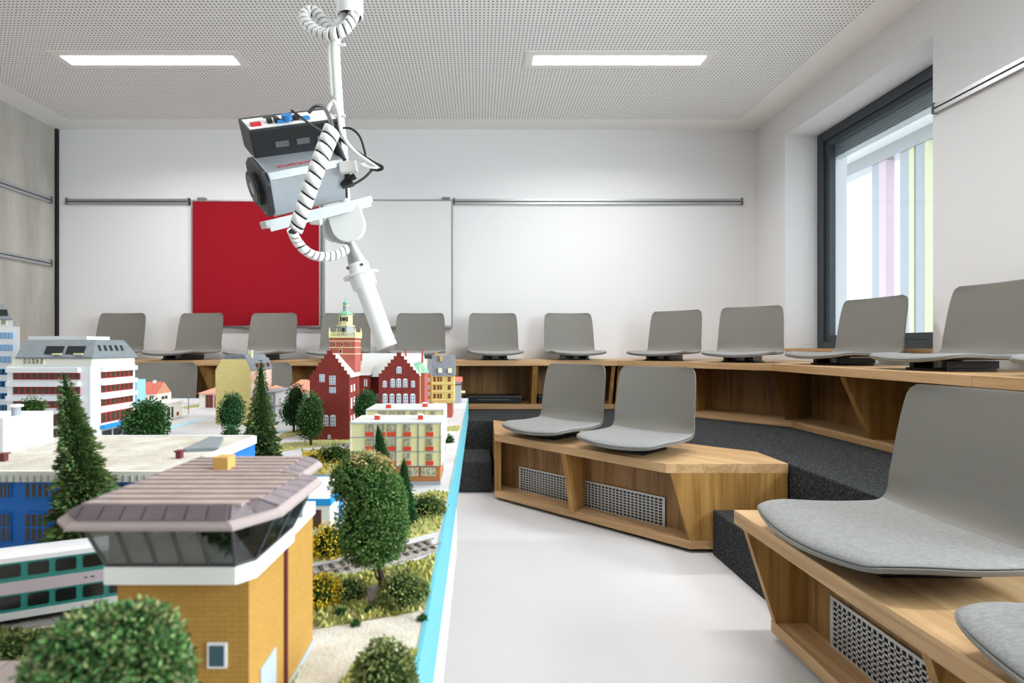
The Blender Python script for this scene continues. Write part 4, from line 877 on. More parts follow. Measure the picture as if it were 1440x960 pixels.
def oct_(name, r0, r1, p0, p1, m, n=8): return B().lathe([(r0, 0), (r1, Zt(p1)-Zt(p0))], (tcx, tcy, Zt(p0)), n).build(name, m, t)
oct_('drum_base', .027, .025, 473, 457, 'town_grey'); oct_('cornice', .028, .028, 458.5, 457, 'cream'); oct_('drum', .0205, .0205, 457, 442.5, 'cream'); oct_('cornice', .0235, .0235, 442.5, 441, 'green_copper')
oct_('dome', .0225, .011, 441, 436.8, 'green_copper'); oct_('lantern', .0078, .0078, 437, 429, 'town_grey'); oct_('lantern_cornice', .0105, .0105, 429.6, 428.4, 'cream')
B().lathe([(.004, 0), (.0082, .003), (.0085, .007), (.005, .012), (.0015, .016), (.0006, .024)], (tcx, tcy, Zt(428.4)), 12).build('onion_cap', 'green_copper', t)
B().tube([(tcx, tcy-.0212, Zt(448.5)), (tcx, tcy-.0190, Zt(448.5))], .0058, 16).build('clock_face', 'frame_dark', t)
for sx in (-.010, .010): B().box(tcx+sx-.002, tcx+sx+.002, tcy-.0208, tcy-.017, Zt(452), Zt(445)).build('louvre', 'pane', t)
B().box(tcx-.004, tcx+.004, tcy-.0268, tcy-.02, Zt(469), Zt(461)).build('louvre', 'pane', t)

# yellow house with slate mansard at the far right end
yf = 1.89; x0, x1 = PX(607, yf), PX(638, yf); t = bld('mansard_house', 'yellow model house with grey mansard roof and arched dormers by the table edge', x0, x1, yf, yf+.12, 'house')
B().box(PX(627, yf), x1-.006, yf+.004, yf+.11, TZ, PZ(566.5, yf)).build('ground_floor_wall', 'pink_brick', t); B().box(x0, x1, yf, yf+.12, PZ(566.5, yf), PZ(528, yf)).build('wall', 'yellow_wall', t)
B().add([(x0-.003, yf-.003, PZ(528.5, yf)), (x1+.004, yf-.003, PZ(528.5, yf)), (x1+.004, yf+.12, PZ(528.5, yf)), (x0-.003, yf+.12, PZ(528.5, yf)), (x0, yf+.025, PZ(500, yf+.02)), (x1+.001, yf+.025, PZ(500, yf+.02)), (x1+.001, yf+.1, PZ(500, yf+.02)), (x0, yf+.1, PZ(500, yf+.02))], [(3, 2, 1, 0), (4, 5, 6, 7), (0, 1, 5, 4), (1, 2, 6, 5), (2, 3, 7, 6), (3, 0, 4, 7)]).build('roof', 'roof_slate', t)
for a_ in (615.6, 629.5):
    o = B().box(PX(a_, yf), PX(a_+6.5, yf), yf-.001, yf+.03, PZ(524.5, yf), PZ(518.5, yf)).build('dormer', 'roof_slate', t); win_y(o, PX(a_+.4, yf), PX(a_+6.1, yf), PZ(524.3, yf), PZ(517, yf), yf-.001, fm='cream', pm='cream_light', nx=3, nz=1, arch=True)
for zz in (529.7, 541.2, 553.3):
    for a_, c_ in ((609.5, 613), (615, 618), (619.2, 621.6), (630, 634)): wpx(t, a_, c_, zz, zz+6.5, yf, fm='brown', pm='pane_brown', nx=1, nz=2)
    B().box(x0-.001, x1+.001, yf-.002, yf, PZ(zz+9.2, yf), PZ(zz+8.4, yf)).build('band', 'cream', t)
chim(t, PX(613.5, yf+.05), yf+.05, PZ(502, yf), PZ(496, yf+.05), .010, 'chimney_yellow'); chim(t, PX(620, yf+.01), yf+.015, PZ(508, yf), PZ(498.5, yf), .008, 'chimney_yellow')
yf = 1.86; x0, x1 = PX(597.5, yf), PX(606, yf); t = bld('bay_house', 'narrow ochre model house with stacked bay windows right of the town hall', x0, x1, yf, yf+.1, 'house')
B().box(x0, x1, yf, yf+.1, TZ, PZ(526, yf)).build('wall', 'brown', t)
B().add([(x0, yf, PZ(526, yf)), (x1, yf, PZ(526, yf)), (x1, yf+.1, PZ(526, yf)), (x0, yf+.1, PZ(526, yf)), (x0, yf+.03, PZ(505, yf)), (x1, yf+.03, PZ(505, yf)), (x1, yf+.08, PZ(505, yf)), (x0, yf+.08, PZ(505, yf))], [(3, 2, 1, 0), (4, 5, 6, 7), (0, 1, 5, 4), (1, 2, 6, 5), (2, 3, 7, 6), (3, 0, 4, 7)]).build('roof', 'roof_slate', t)
for zz in (531, 541.5, 550.5, 561): wpx(t, 599.3, 604.5, zz, zz+6, yf, fm='yellow_wall', pm='pane_blue', nx=2, nz=1)
chim(t, PX(599, yf+.02), yf+.02, PZ(516, yf), PZ(504.5, yf), .010, 'cream'); B().box(x0-.01, x1, yf+.05, yf+.08, PZ(506, yf), PZ(499.5, yf+.05)).build('dormer', 'frame_dark', t)
yf = 2.38; x0, x1 = PX(639, yf), PX(648, yf); t = bld('kiosk_house', 'small grey model house with a dark red roof at the table\'s far corner', x0, x1, yf, yf+.1, 'house')
B().box(x0, x1, yf, yf+.1, TZ, PZ(536, yf)).build('wall', 'town_grey', t); gable_roof(t, x0, x1+.003, yf, yf+.1, PZ(537, yf), PZ(529.5, yf+.05), 'roof_red'); B().box(x0, x1+.004, yf-.004, yf+.1, PZ(541, yf), PZ(539.5, yf)).build('eave', 'maroon', t)
B().box(x1, x1+.02, yf+.02, yf+.022, PZ(553, yf), PZ(549.5, yf)).build('awning', 'cream', t)

# ------------------------------------------------------------------ cream apartment blocks
def apart(label, px0, px1, pyt, y, depth, cols, chs, full):
    x0, x1 = PX(px0, y), PX(px1, y); zt_ = PZ(pyt, y); t = bld('apartment_block', label, x0, x1, y, y+depth, 'building', 'cream apartment blocks')
    k = y/.965*(.758-TZ)/(PZ(594, .965)-TZ)  # same building, further back
    zz = lambda py: PZ(py, .965)
    B().box(x0+.001, x1-.001, y+.001, y+depth-.001, zz(655.5), zt_-.002).build('wall', 'cream', t); B().box(x0+.0025, x1-.0025, y+.002, y+depth-.002, zz(677), zz(655.5)).build('base_wall', 'brown', t)
    B().box(x0+.001, x1-.001, y, y+depth, TZ, zz(677)).build('plinth', 'town_grey', t); B().box(x0-.001, x1+.001, y-.0015, y+depth+.001, zt_-.0022, zt_+.0008).build('roof', 'roof_pale', t)
    B().box(x1-.0012, x1+.0006, y-.0006, y+depth, zz(655.5), zt_-.002).build('end_wall', 'cream_light', t); B().box(x0-.0006, x0+.0012, y-.0006, y+depth, zz(655.5), zt_-.002).build('end_wall', 'cream_light', t)
    fX = lambda px: x0+(px-493)/(620.5-493)*(x1-x0)
    for zy in (614.6, 634.7, 655): B().box(x0, x1, y-.0006, y+.001, zz(zy+.5), zz(zy-.4)).build('joint', 'town_grey', t)
    for px in (526, 557.3, 588.7): B().box(fX(px-.5), fX(px+.5), y-.0006, y+.001, zz(655), zt_-.002).build('joint', 'town_grey', t)
    for i, zy in enumerate((596.5, 616.8, 637)):
        for a_, c_ in cols:
            win_y(t, fX(a_), fX(c_), zz(zy+9.6), zz(zy), y, fm='town_grey', pm='curtain', nx=2, nz=1, bar=.08); B().box(fX(a_-1), fX(c_+1), y-.0010, y+.001, zz(zy+16.6), zz(zy+11)).build('panel', 'signal_red', t)
    for a_, c_ in ((574, 588), (592, 612), (500, 514), (520, 540)): win_y(t, fX(a_), fX(c_), zz(669), zz(657.5), y+.001, fm='cream_light', pm='curtain', nx=2 if c_-a_ < 16 else 3, nz=1, bar=.06)
    for px, yy_ in chs:
        c = B().box(PX(px-3.4, yy_), PX(px+3.4, yy_), yy_, yy_+.010, zt_, zt_+.009).build('chimney', 'signal_red', t); B().box(PX(px-4, yy_), PX(px+4, yy_), yy_-.001, yy_+.011, zt_+.009, zt_+.0105).build('cap', 'white_matt', c)
    for k_ in range(3): win_x(t, y+.02+k_*.028, y+.03+k_*.028, zz(650), zz(641), x1, fm='cream', pm='curtain', nx=1, nz=1)
colsA = ((515, 524), (532, 540.5), (545.2, 555.8), (568, 577), (600, 608.4))
apart('nearer cream apartment block with red panels under its windows', 493, 620.5, 594, .965, .101, colsA, ((530, .996), (591, .999)), True)
apart('rear cream apartment block, mostly hidden behind the nearer one', 515, 623.7, 575.9, 1.1635, .117, colsA, ((546, 1.185), (597.5, 1.21)), False)

# small white building with bright blue roof edge
yf = .709; x0, x1 = -.30, PX(464, yf); t = bld('station_shed', 'low white model building with a bright blue roof edge behind the signal tower', x0, x1, yf, .834)
zt_ = PZ(702, yf); B().box(x0, x1, yf, .834, TZ, zt_-.002).build('wall', 'town_white', t); B().box(x0+.001, x1-.001, yf+.001, .833, zt_-.002, zt_).build('roof', 'cream_light', t)
B().box(x0, x1+.002, yf-.002, yf+.001, PZ(710, yf), zt_+.001).build('fascia', 'blue_bright', t); B().box(x1-.001, x1+.002, yf+.001, .836, PZ(710, yf), zt_+.001).build('fascia', 'blue_bright', t); B().box(x0, x1+.002, .833, .836, PZ(710, yf), zt_+.001).build('fascia', 'blue_bright', t)
wpx(t, 428, 452, 716.5, 742, yf, fm='maroon', pm='pane_brown', nx=4, nz=2); win_x(t, yf+.045, yf+.062, TZ+.004, zt_-.012, x1, fm='blue', pm='blue_bright', nx=1, nz=1, name='door')
# shed roof at the lower left corner
x0, x1, y0, y1 = -.375, -.275, .29, .375; t = bld('tool_shed', 'small shed with a pinkish plank roof in the lower left corner', x0, x1, y0, y1, 'shed')
B().box(x0+.004, x1-.004, y0+.004, y1-.004, TZ, .662).build('wall', 'brown', t)
for k in range(6):
    a_ = x0+(x1-x0)*k/6; c_ = x0+(x1-x0)*(k+1)/6-.0006
    B().hexa([(a_, y0, .6615), (c_, y0, .6615), (c_, y1, .6685), (a_, y1, .6685), (a_, y0, .6635), (c_, y0, .6635), (c_, y1, .6705), (a_, y1, .6705)]).build('roof_plank', 'eave', t)

# ------------------------------------------------------------------ trees and bushes
def leaf(b, p, d, L_, W_, k=0):
    d = Vector(d).normalized(); s = d.cross(Vector((R.uniform(-1, 1), R.uniform(-1, 1), R.uniform(-1, 1))))
    if s.length < 1e-4: s = d.orthogonal()
    s = s.normalized()*W_; m = p+d*L_*.5
    b.add([p, m+s, p+d*L_, m-s], [(0, 1, 2, 3)], k)
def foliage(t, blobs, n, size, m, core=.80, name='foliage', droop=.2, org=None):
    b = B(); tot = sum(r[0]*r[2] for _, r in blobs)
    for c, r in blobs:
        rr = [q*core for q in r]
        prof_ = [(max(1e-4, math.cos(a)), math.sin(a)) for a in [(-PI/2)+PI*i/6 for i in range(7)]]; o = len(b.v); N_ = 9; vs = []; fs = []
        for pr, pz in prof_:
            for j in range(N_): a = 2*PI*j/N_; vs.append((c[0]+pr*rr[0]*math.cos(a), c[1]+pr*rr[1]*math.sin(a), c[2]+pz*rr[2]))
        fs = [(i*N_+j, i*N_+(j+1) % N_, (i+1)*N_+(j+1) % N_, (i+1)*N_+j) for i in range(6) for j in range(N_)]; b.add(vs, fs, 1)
    for c, r in blobs:
        for _ in range(int(n*r[0]*r[2]/tot)):
            z = R.uniform(-1, 1); a = R.uniform(0, 2*PI); q = math.sqrt(1-z*z); d = Vector((q*math.cos(a), q*math.sin(a), z)); f = R.uniform(.78, 1.04)
            # lumps: clusters push in and out
            f *= 1+.08*math.sin(11*d.x+6*d.z+c[0]*200)*math.cos(9*d.y-8*d.z)+.05*math.sin(19*d.x+c[2]*300)*math.sin(17*d.z-13*d.y)
            p = Vector((c[0]+d.x*r[0]*f, c[1]+d.y*r[1]*f, c[2]+d.z*r[2]*f))
            if any(c2 is not c and ((p.x-c2[0])/r2[0])**2+((p.y-c2[1])/r2[1])**2+((p.z-c2[2])/r2[2])**2 < .6 for c2, r2 in blobs): continue
            dd = d+Vector((R.uniform(-1, 1), R.uniform(-1, 1), R.uniform(-1, 1)-droop))*.9
            leaf(b, p, dd, size*R.uniform(.6, 1.4), size*.28)
    o = b.build(name, [m, 'leaf_shade_core'], t); o['kind'] = 'stuff'; return o
def round_tree(name, label, px, y, pyt, pyb, rpx, m='leaf_green', n=1500, blobs=None, trunk=True, base=None, cat='tree', group='model trees', szf=.17):
    x = PX(px, y); t = thing(name, label, cat, (x, y, TZ), 0, group); s = y/FPX
    zt_, zb_ = PZ(pyt, y), max(TZ+.001, PZ(pyb, y)); r = rpx*s; hh = (zt_-zb_)/2; zc = (zt_+zb_)/2
    if blobs: bl = [((PX(a, y), y+dy*s, PZ(c, y)), (rx*s, rx*s*.9, rz*s)) for a, c, rx, rz, dy in blobs]
    else: bl = [((x, y, zc), (r, r, hh)), ((x-r*.25, y-r*.15, zc-hh*.25), (r*.85, r*.85, hh*.68)), ((x+r*.2, y, zc+hh*.2), (r*.8, r*.8, hh*.72)), ((x+r*.1, y+r*.1, zc-hh*.4), (r*.9, r*.8, hh*.5))]
    foliage(t, bl, n, max(rpx*szf, 2.6)*s, m)
    if trunk:
        zz = zb_+hh*.6; B().tube([(x, y, TZ), (x+.001, y, TZ+(zz-TZ)*.5), (x, y, zz)], [r*.10+.0008, r*.08+.0006, r*.05], 8).build('trunk', 'bark', t)
    return t
def conifer(label, px, y, pyt, pyb, rpx, lean=0, n=2200, m='leaf_conifer', group='model conifers', bw=.5, ex=.85):
    x = PX(px, y); t = thing('conifer', label, 'tree', (x, y, TZ), 0, group); s = y/FPX; zt_, zb_ = PZ(pyt, y), max(TZ+.004, PZ(pyb, y)); h = zt_-zb_; r = rpx*s; b = B()
    cen = lambda f: (x+lean*s*f**1.3, y)
    o = 8
    vs = []; fs = []; K = 7
    for i in range(K+1):
        f = i/K; c = cen(f); q = r*bw*(1-f)**ex+.0003
        for j in range(o): a = 2*PI*j/o; vs.append((c[0]+q*math.cos(a), c[1]+q*math.sin(a), zb_+h*f))
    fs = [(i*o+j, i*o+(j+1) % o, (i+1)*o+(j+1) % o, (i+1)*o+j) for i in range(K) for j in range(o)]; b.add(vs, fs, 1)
    tiers = 13
    for _ in range(n):
        f = 1-math.sqrt(R.uniform(0, 1)); ft = f*tiers; fr_ = ft-int(ft); rad = r*((1-f)**ex)*(1.02-.32*fr_)*R.uniform(.72, 1.05)+.0006; a = R.uniform(0, 2*PI)
        rad *= 1+.13*math.sin(a*5+int(ft)*2.1); c = cen(f)
        p = Vector((c[0]+rad*math.cos(a)*.72, c[1]+rad*math.sin(a)*.72, zb_+h*f)); d = Vector((math.cos(a), math.sin(a), R.uniform(-.55, .15)+.5*f)); L_ = max(rad*.26, r*.10)*R.uniform(.6, 1.3)
        leaf(b, p, d+Vector((R.uniform(-.3, .3), R.uniform(-.3, .3), 0)), L_, L_*.2)
    q = b.build('foliage', [m, 'leaf_shade_core'], t); q['kind'] = 'stuff'
    B().tube([(x, y, TZ), (x, y, zb_+h*.2)], [r*.09+.0006, r*.06], 8).build('trunk', 'bark', t); return t
# big foreground broadleaf
y = YG(835); T1 = [(505, 667, 33, 30, 0), (487, 680, 24, 26, 5), (528, 690, 38, 42, -6), (520, 735, 46, 44, 0), (545, 745, 30, 42, 8), (530, 766, 32, 28, -4), (505, 760, 30, 34, 6), (555, 705, 18, 26, 4)]
round_tree('broadleaf_tree', 'large leafy tree with a bare trunk beside the cyan table edge, foreground', 535, y, 636, 800, 50, 'leaf_mid', 24000, T1, trunk=False, szf=.075)
tt = TMP_ORG[-1]; foliage(tt, [(P(516, 648, y), (.018, .016, .010)), (P(535, 655, y), (.014, .012, .009)), (P(492, 664, y), (.010, .012, .010))], 1500, .0032, 'leaf_tan', .5, 'dry_foliage'); B().tube([P(536, 837, y), P(537, 815, y), P(534, 795, y), P(530, 760, y)], [.0042, .0035, .003, .0015], 8).build('trunk', 'bark', tt); B().tube([P(536, 818, y), P(530, 812, y-.003), P(526, 800, y-.006)], [.0014, .0012, .001], 6).build('branch', 'bark', tt)
b = B(); b.lathe([(.019, 0), (.016, .004), (.009, .008), (.003, .0095)], (PX(533, y), y-.004, TZ), 14); o = b.build('root_mound', 'ballast', None, smooth=True, origin=(PX(533, y), y, TZ)); tag(o, 'rounded grey mound under the trunk of the large foreground tree', 'mound')
# blurred foreground tree, bottom left
y = .244; T3 = [(150, 935, 95, 72, 0), (95, 965, 60, 60, 10), (200, 945, 68, 70, -12), (140, 900, 60, 45, -5), (185, 895, 50, 38, 8), (160, 990, 100, 60, 0)]
round_tree('broadleaf_tree', 'blurred green tree crown in the bottom left corner, nearest the camera', 155, y, 850, 1010, 110, 'leaf_soft', 20000, T3, trunk=True, szf=.085)
# tall leaning conifer at the left
conifer('tall leaning fir at the left before the blue works building', 135, .572, 524, 812, 64, lean=-46, n=15000)
round_tree('round_tree', 'round green tree on the street right of the office block', 207, 1.10, 562, 622, 27, n=2600)
round_tree('round_tree', 'small autumn-topped tree behind the white roof box at far left', 45, 1.02, 557, 600, 17, 'leaf_mid', 900)
round_tree('round_tree', 'round green tree in front of the cream gabled house', 326, 1.22, 551, 604, 16.5, 'leaf_deep', 2400)
round_tree('round_tree', 'small bushy tree just behind the signal tower chimney', 321, .93, 597, 660, 17, 'leaf_deep', 1600, blobs=[(325, 612, 13, 14, 0), (318, 628, 18, 16, 0), (314, 645, 22, 14, 0)])
conifer('pointed dark fir right of the cream gabled house', 367, 1.06, 506, 655, 34, n=6500)
round_tree('round_tree', 'green tree left of the town hall, the left one of the pair', 413, YG(608), 540, 598, 15, 'leaf_deep', 2000, blobs=[(416, 560, 13, 20, 0), (408, 578, 13, 18, 0), (418, 590, 11, 10, 0)])
round_tree('round_tree', 'green tree left of the town hall, the right one of the pair', 437, 1.36, 550, 620, 17, 'leaf_green', 2600)
round_tree('round_tree', 'round green tree between the town hall and apartment blocks', 514, 1.36, 547, 592, 15, 'leaf_deep', 2200)
conifer('slender conifer against the apartment block, the left and taller of two', 543, .845, 597, 712, 25, lean=-12, n=5000, m='leaf_deep', ex=.62, bw=.6)
conifer('slender conifer right of the large foreground tree, the shorter of two', 568, YG(735), 644, 735, 21, n=4500, m='leaf_deep', ex=.6, bw=.6)
def bush(label, px, py, rx, rz, m, n=700): y = YG(py); return round_tree('bush', label, px, y, py-rz, py+2, rx, m, n, trunk=False, cat='bush', group='model bushes', szf=.16, blobs=[(px, py-rz*.45, rx, rz*.6, 0), (px-rx*.45, py-rz*.35, rx*.55, rz*.45, -3), (px+rx*.4, py-rz*.3, rx*.6, rz*.45, 3)])
bush('yellow-flowered bush beside the blue-edged white building', 462, 782, 22, 44, 'leaf_yellow', 2200)
bush('yellow-flowered bush below the track against the signal tower', 450, 848, 30, 36, 'leaf_yellow', 2200)
bush('low green bush left of the large tree trunk, below the track', 490, 842, 24, 26, 'leaf_olive', 1300)
bush('dark green bush right of the large tree trunk', 565, 850, 30, 44, 'leaf_olive', 2600)
bush('lighter bush near the cyan edge, right of the dark bush', 588, 842, 16, 26, 'leaf_soft', 1000)
bush('olive bush at the bottom edge beside the cyan strip', 540, 990, 44, 82, 'leaf_olive', 3600)
bush('low olive bush on the grass behind the small conifer', 600, 722, 26, 24, 'leaf_olive', 1400)
bush('sparse dark bush in the garden left of the big tree crown', 470, 648, 22, 22, 'leaf_olive', 900)
bush('yellow bush directly behind the signal tower roof', 440, 652, 14, 14, 'leaf_yellow', 500)
bush('small green bush beside the rear apartment block at the cyan edge', 632, 622, 6, 10, 'leaf_green', 240)
bush('green scrub under the train at the left edge', 30, 915, 40, 18, 'leaf_olive', 900)
for px, py, l in ((478, 872, 'tiny dark green tuft left of the grey mound'), (520, 868, 'tiny green tuft just before the grey mound'), (594, 880, 'tiny green tuft on the gravel near the cyan edge'), (500, 888, 'tiny green tuft at the edge of the gravel')): bush(l, px, py-8, 7, 9, 'leaf_deep', 160)

# ------------------------------------------------------------------ hanging camera rig above the town
RY = 1.15
def axes(a, roll):
    a = Vector(a).normalized(); c = a.cross(Vector((0, 0, 1))).normalized()
    if c.y > 0: c = -c
    up = a.cross(c).normalized()
    if up.z < 0: up = -up
    r = math.radians(roll); b2 = up*math.cos(r)+c*math.sin(r); c2 = c*math.cos(r)-up*math.sin(r)
    return a, b2, c2
def obox(b, o, A, h, k=0):   # oriented box: half sizes along a, up, side
    a, u_, c = A; vs = [o+a*(x*h[0])+u_*(z*h[1])+c*(y*h[2]) for z in (-1, 1) for x, y in ((-1, -1), (1, -1), (1, 1), (-1, 1))]
    return b.hexa([tuple(q) for q in vs], k)
def curve(pts, n=8):
    pts = [Vector(p) for p in pts]; out = []
    for i in range(len(pts)-1):
        p0, p1, p2, p3 = pts[max(0, i-1)], pts[i], pts[i+1], pts[min(len(pts)-1, i+2)]
        for k in range(n): s = k/n; out.append(.5*((2*p1)+(-p0+p2)*s+(2*p0-5*p1+4*p2-p3)*s*s+(-p0+3*p1-3*p2+p3)*s**3))
    out.append(pts[-1]); return out
def wrapped(name, label, pts, r, pitch, r2=None):
    # white spiral cable wrap: dark core tube with tilted white sleeves and gaps between
    c = curve(pts, 14); t = thing(name, label, 'cable', tuple(c[len(c)//2])); B().tube(c, r*.80, 10).build('cable_core', 'black', t)
    d = [0]
    for i in range(1, len(c)): d.append(d[-1]+(c[i]-c[i-1]).length)
    def at(s):
        s = max(0, min(d[-1], s)); i = max(j for j in range(len(d)) if d[j] <= s+1e-9); i = min(i, len(c)-2); return c[i]+(c[i+1]-c[i])*((s-d[i])/max(1e-9, d[i+1]-d[i]))
    s = 0; N_ = 14
    while s < d[-1]-pitch*.3:
        b = B(); vs = []; rr = r if r2 is None else r+(r2-r)*s/d[-1]
        for f in (0, .4, .80):
            p = at(s+pitch*f); tg = (at(s+pitch*f+.002)-at(s+pitch*f-.002)).normalized(); q = Vector((0, 1, 0)); q = (q-tg*q.dot(tg)).normalized(); w_ = tg.cross(q)
            for j in range(N_): a = 2*PI*j/N_; vs.append(p+(q*math.cos(a)+w_*math.sin(a))*rr+tg*(math.sin(a)*rr*.28))
        fs = [(i*N_+j, i*N_+(j+1) % N_, (i+1)*N_+(j+1) % N_, (i+1)*N_+j) for i in range(2) for j in range(N_)]
        b.add(vs, fs); o = b.build('wrap_sleeve', 'white_gloss', t, smooth=True); md = o.modifiers.new('s', 'SOLIDIFY'); md.thickness = .0015
        s += pitch
    return t
def cable(label, pts, r, m): c = curve(pts, 8); o = B().tube(c, r, 8).build('cable', m, None, smooth=True, origin=tuple(c[0])); return tag(o, label, 'cable')
# ceiling mount: sleeve, pole
t = thing('ceiling_mount', 'white ceiling sleeve and pole carrying the hanging camera', 'mount', (PX(492, RY), RY, HC))
cxm = PX(492, RY); b = B(); R1 = .0295; zb0 = PZ(24, RY); prof_ = [(R1*.86, zb0+.03-HC), (R1*.86, zb0-HC), (R1*.95, zb0-.002-HC), (R1, zb0+.003-HC), (R1, 0)]
b.lathe([(r, z) for r, z in prof_], (cxm, RY, HC), 32); o = b.build('sleeve', 'white_gloss', t, smooth=True); md = o.modifiers.new('e', 'EDGE_SPLIT')
B().lathe([(R1*.82, 0), (R1*.82, .004)], (cxm, RY, zb0+.004), 24).build('sleeve_shade_disc', 'black_plastic', t)  # black disc stands in for the shade inside the sleeve
B().lathe([(.06, -.012), (.06, 0)], (cxm, RY, HC), 32).build('ceiling_plate', 'white_gloss', t)
pole = curve([P(486, 8, RY), P(478, 42, RY), P(471, 62, RY+.01), P(473, 110, RY+.02), P(477, 165, RY+.03), P(482, 215, RY+.04), P(486, 290, RY+.05)], 6)
B().tube(pole, .0112, 14).build('pole', 'white_gloss', t, smooth=True)
B().tube([q+Vector((-.011, -.004, 0)) for q in pole[4:22]], .006, 8).build('conduit', 'white_matt', t, smooth=True)
for py, dx in ((63, 8), (163, 6)): q = P(475, py, RY+.005); b = B().tube([q+Vector((-.016, 0, 0)), q+Vector((.017, 0, 0))], .0035, 8); b.build('clamp', 'white_gloss', t)
# camera
A = axes((-.80, -.52, -.37), 42); a, up_, cc = A
F0 = P(362, 264, 1.09); L_ = .178; cen = F0-a*(L_/2)
t = thing('inspection_camera', 'silver box camera with dark bezel and lens hanging above the town', 'camera', tuple(cen))
def secbody(b, o, A_, l0, l1, w_, h_, ch, k=0):
    a_, u_, c_ = A_; sec = [(w_-ch, h_), (w_, h_-ch), (w_, -h_+ch), (w_-ch, -h_), (-w_+ch, -h_), (-w_, -h_+ch), (-w_, h_-ch), (-w_+ch, h_)]
    n = len(sec); vs = [o+a_*l+c_*x+u_*z for l in (l0, l1) for x, z in sec]; b.add(vs, [tuple(range(n)), tuple(range(n, 2*n))[::-1]]+[(i, n+i, n+(i+1) % n, (i+1) % n) for i in range(n)], k); return b
secbody(B(), F0, A, -L_, -.012, .051, .051, .010).build('housing', 'silver', t, bevel=.002)
secbody(B(), F0, A, -.012, .0, .0535, .0535, .022).build('bezel', 'bezel', t, bevel=.003)
secbody(B(), F0, A, -L_-.006, -L_, .049, .049, .008).build('rear_cover', 'black_plastic', t)
b = B(); ring = [F0+a*.0, F0+a*.012]
b.tube([F0, F0+a*.010], .036, 28); b.build('lens_ring', 'black_plastic', t)
B().tube([F0+a*.010, F0+a*.0112], .028, 28).build('lens', 'lens', t); B().tube([F0+a*.011, F0+a*.0118], .013, 20).build('lens_glint', 'alu', t)  # small metal disc imitates a glint in the lens
q = F0+a*.001-up_*.043+cc*.030; B().tube([q, q+a*.001], .0022, 8).build('indicator_light', 'cream', t)
# maker's lettering in red on the upper face
try:
    fc = bpy.data.curves.new('lettering', 'FONT'); fc.body = 'WolfVision'; fc.size = .017; fc.extrude = .0002; fc.align_x = 'CENTER'; fc.align_y = 'CENTER'; fc.shear = .3
    fo = bpy.data.objects.new('lettering', fc); C.objects.link(fo); fc.materials.append(M['red_ink'])
    mt = Matrix((-a, -cc, up_)).transposed().to_4x4(); pos = F0-a*.075+up_*.0515+cc*.026
    if mt.to_3x3().determinant() < 0: mt = Matrix((-a, cc*-1, up_)).transposed().to_4x4()
    mt.translation = pos; dg = bpy.context.evaluated_depsgraph_get(); dg.update(); me = bpy.data.meshes.new_from_object(fo.evaluated_get(dg)); bpy.data.objects.remove(fo)
    me.transform(mt); me.transform(Matrix.Translation(-Vector(t['org']))); lo_ = bpy.data.objects.new('lettering', me); C.objects.link(lo_); lo_.parent = t; tag(lo_, 'red lettering on the silver housing')
except Exception as ex: print('text', ex)
# tray, hinge, cone, collar, long tube
A2 = axes((-.83, -.46, -.36), 10); a2, u2, c2 = A2
t = thing('camera_arm', 'pale grey tray, hinge and long white tube under the silver camera', 'arm', tuple(P(486, 320, RY)))
Tc = P(447, 298, 1.11); b = B(); obox(b, Tc, A2, (.118, .0075, .030)); b.build('tray', 'tray_grey', t, bevel=.002)
o_ = Tc-c2*0; b = B(); obox(b, Tc+c2*.028-u2*.009, A2, (.112, .006, .003)); b.build('tray_lip', 'tray_grey', t)
def disc(c, r, th, m, name, sq=0):
    # hinge plate facing the camera: rounded below, square above
    pts = []; ax = Vector((.93, 0, .30)).normalized(); az = Vector((-.30, 0, .93)).normalized()
    for i in range(17): an = PI+PI*i/16; pts.append(c+ax*(r*math.cos(an))+az*(r*math.sin(an)))
    if sq: pts += [c+ax*r+az*sq, c-ax*r+az*sq]
    else: pts += [c+ax*(r*math.cos(PI*i/16))+az*(r*math.sin(PI*i/16)) for i in range(1, 16)]
    return B().plate(pts, (0, th, 0)).build(name, m, t, bevel=.0015)
disc(P(489, 316, 1.12), .037, .014, 'white_gloss', 'hinge_plate', .034); disc(P(479, 318, 1.14), .036, .02, 'tray_grey', 'hinge_disc'); disc(P(471, 322, 1.165), .030, .006, 'white_gloss', 'hinge_cover')
B().tube([P(437, 309, 1.10), P(452, 310, 1.10)], .010, 14).build('clamp_lever', 'white_matt', t, bevel=.001)
d0, d1 = P(490, 340, RY), P(545, 489, RY); dv = (d1-d0).normalized()
def seg(p0, p1, r0, r1, m, name, n=28): b = B().tube([P(*p0, RY), P(*p1, RY)], [r0, r1], n); o = b.build(name, m, t, smooth=True); o.modifiers.new('e', 'EDGE_SPLIT'); return o
seg((491, 340), (503, 371), .010, .021, 'alu', 'cone'); seg((503, 371), (508, 388), .0235, .0235, 'white_gloss', 'collar'); seg((507.5, 386), (508.2, 388.5), .040, .040, 'white_gloss', 'flange')
seg((508, 388.5), (514, 404), .0285, .0275, 'white_gloss', 'coupling'); seg((513, 402), (543, 483), .0215, .0215, 'white_gloss', 'tube'); seg((542.5, 482), (544.5, 487.5), .0228, .0228, 'white_gloss', 'end_ring')
for px, py in ((489.5, 377), (509, 372)): q = P(px, py, RY-.021); B().tube([q, q+Vector((0, -.003, 0))], .0035, 10).build('set_screw', 'grey_plastic', t)
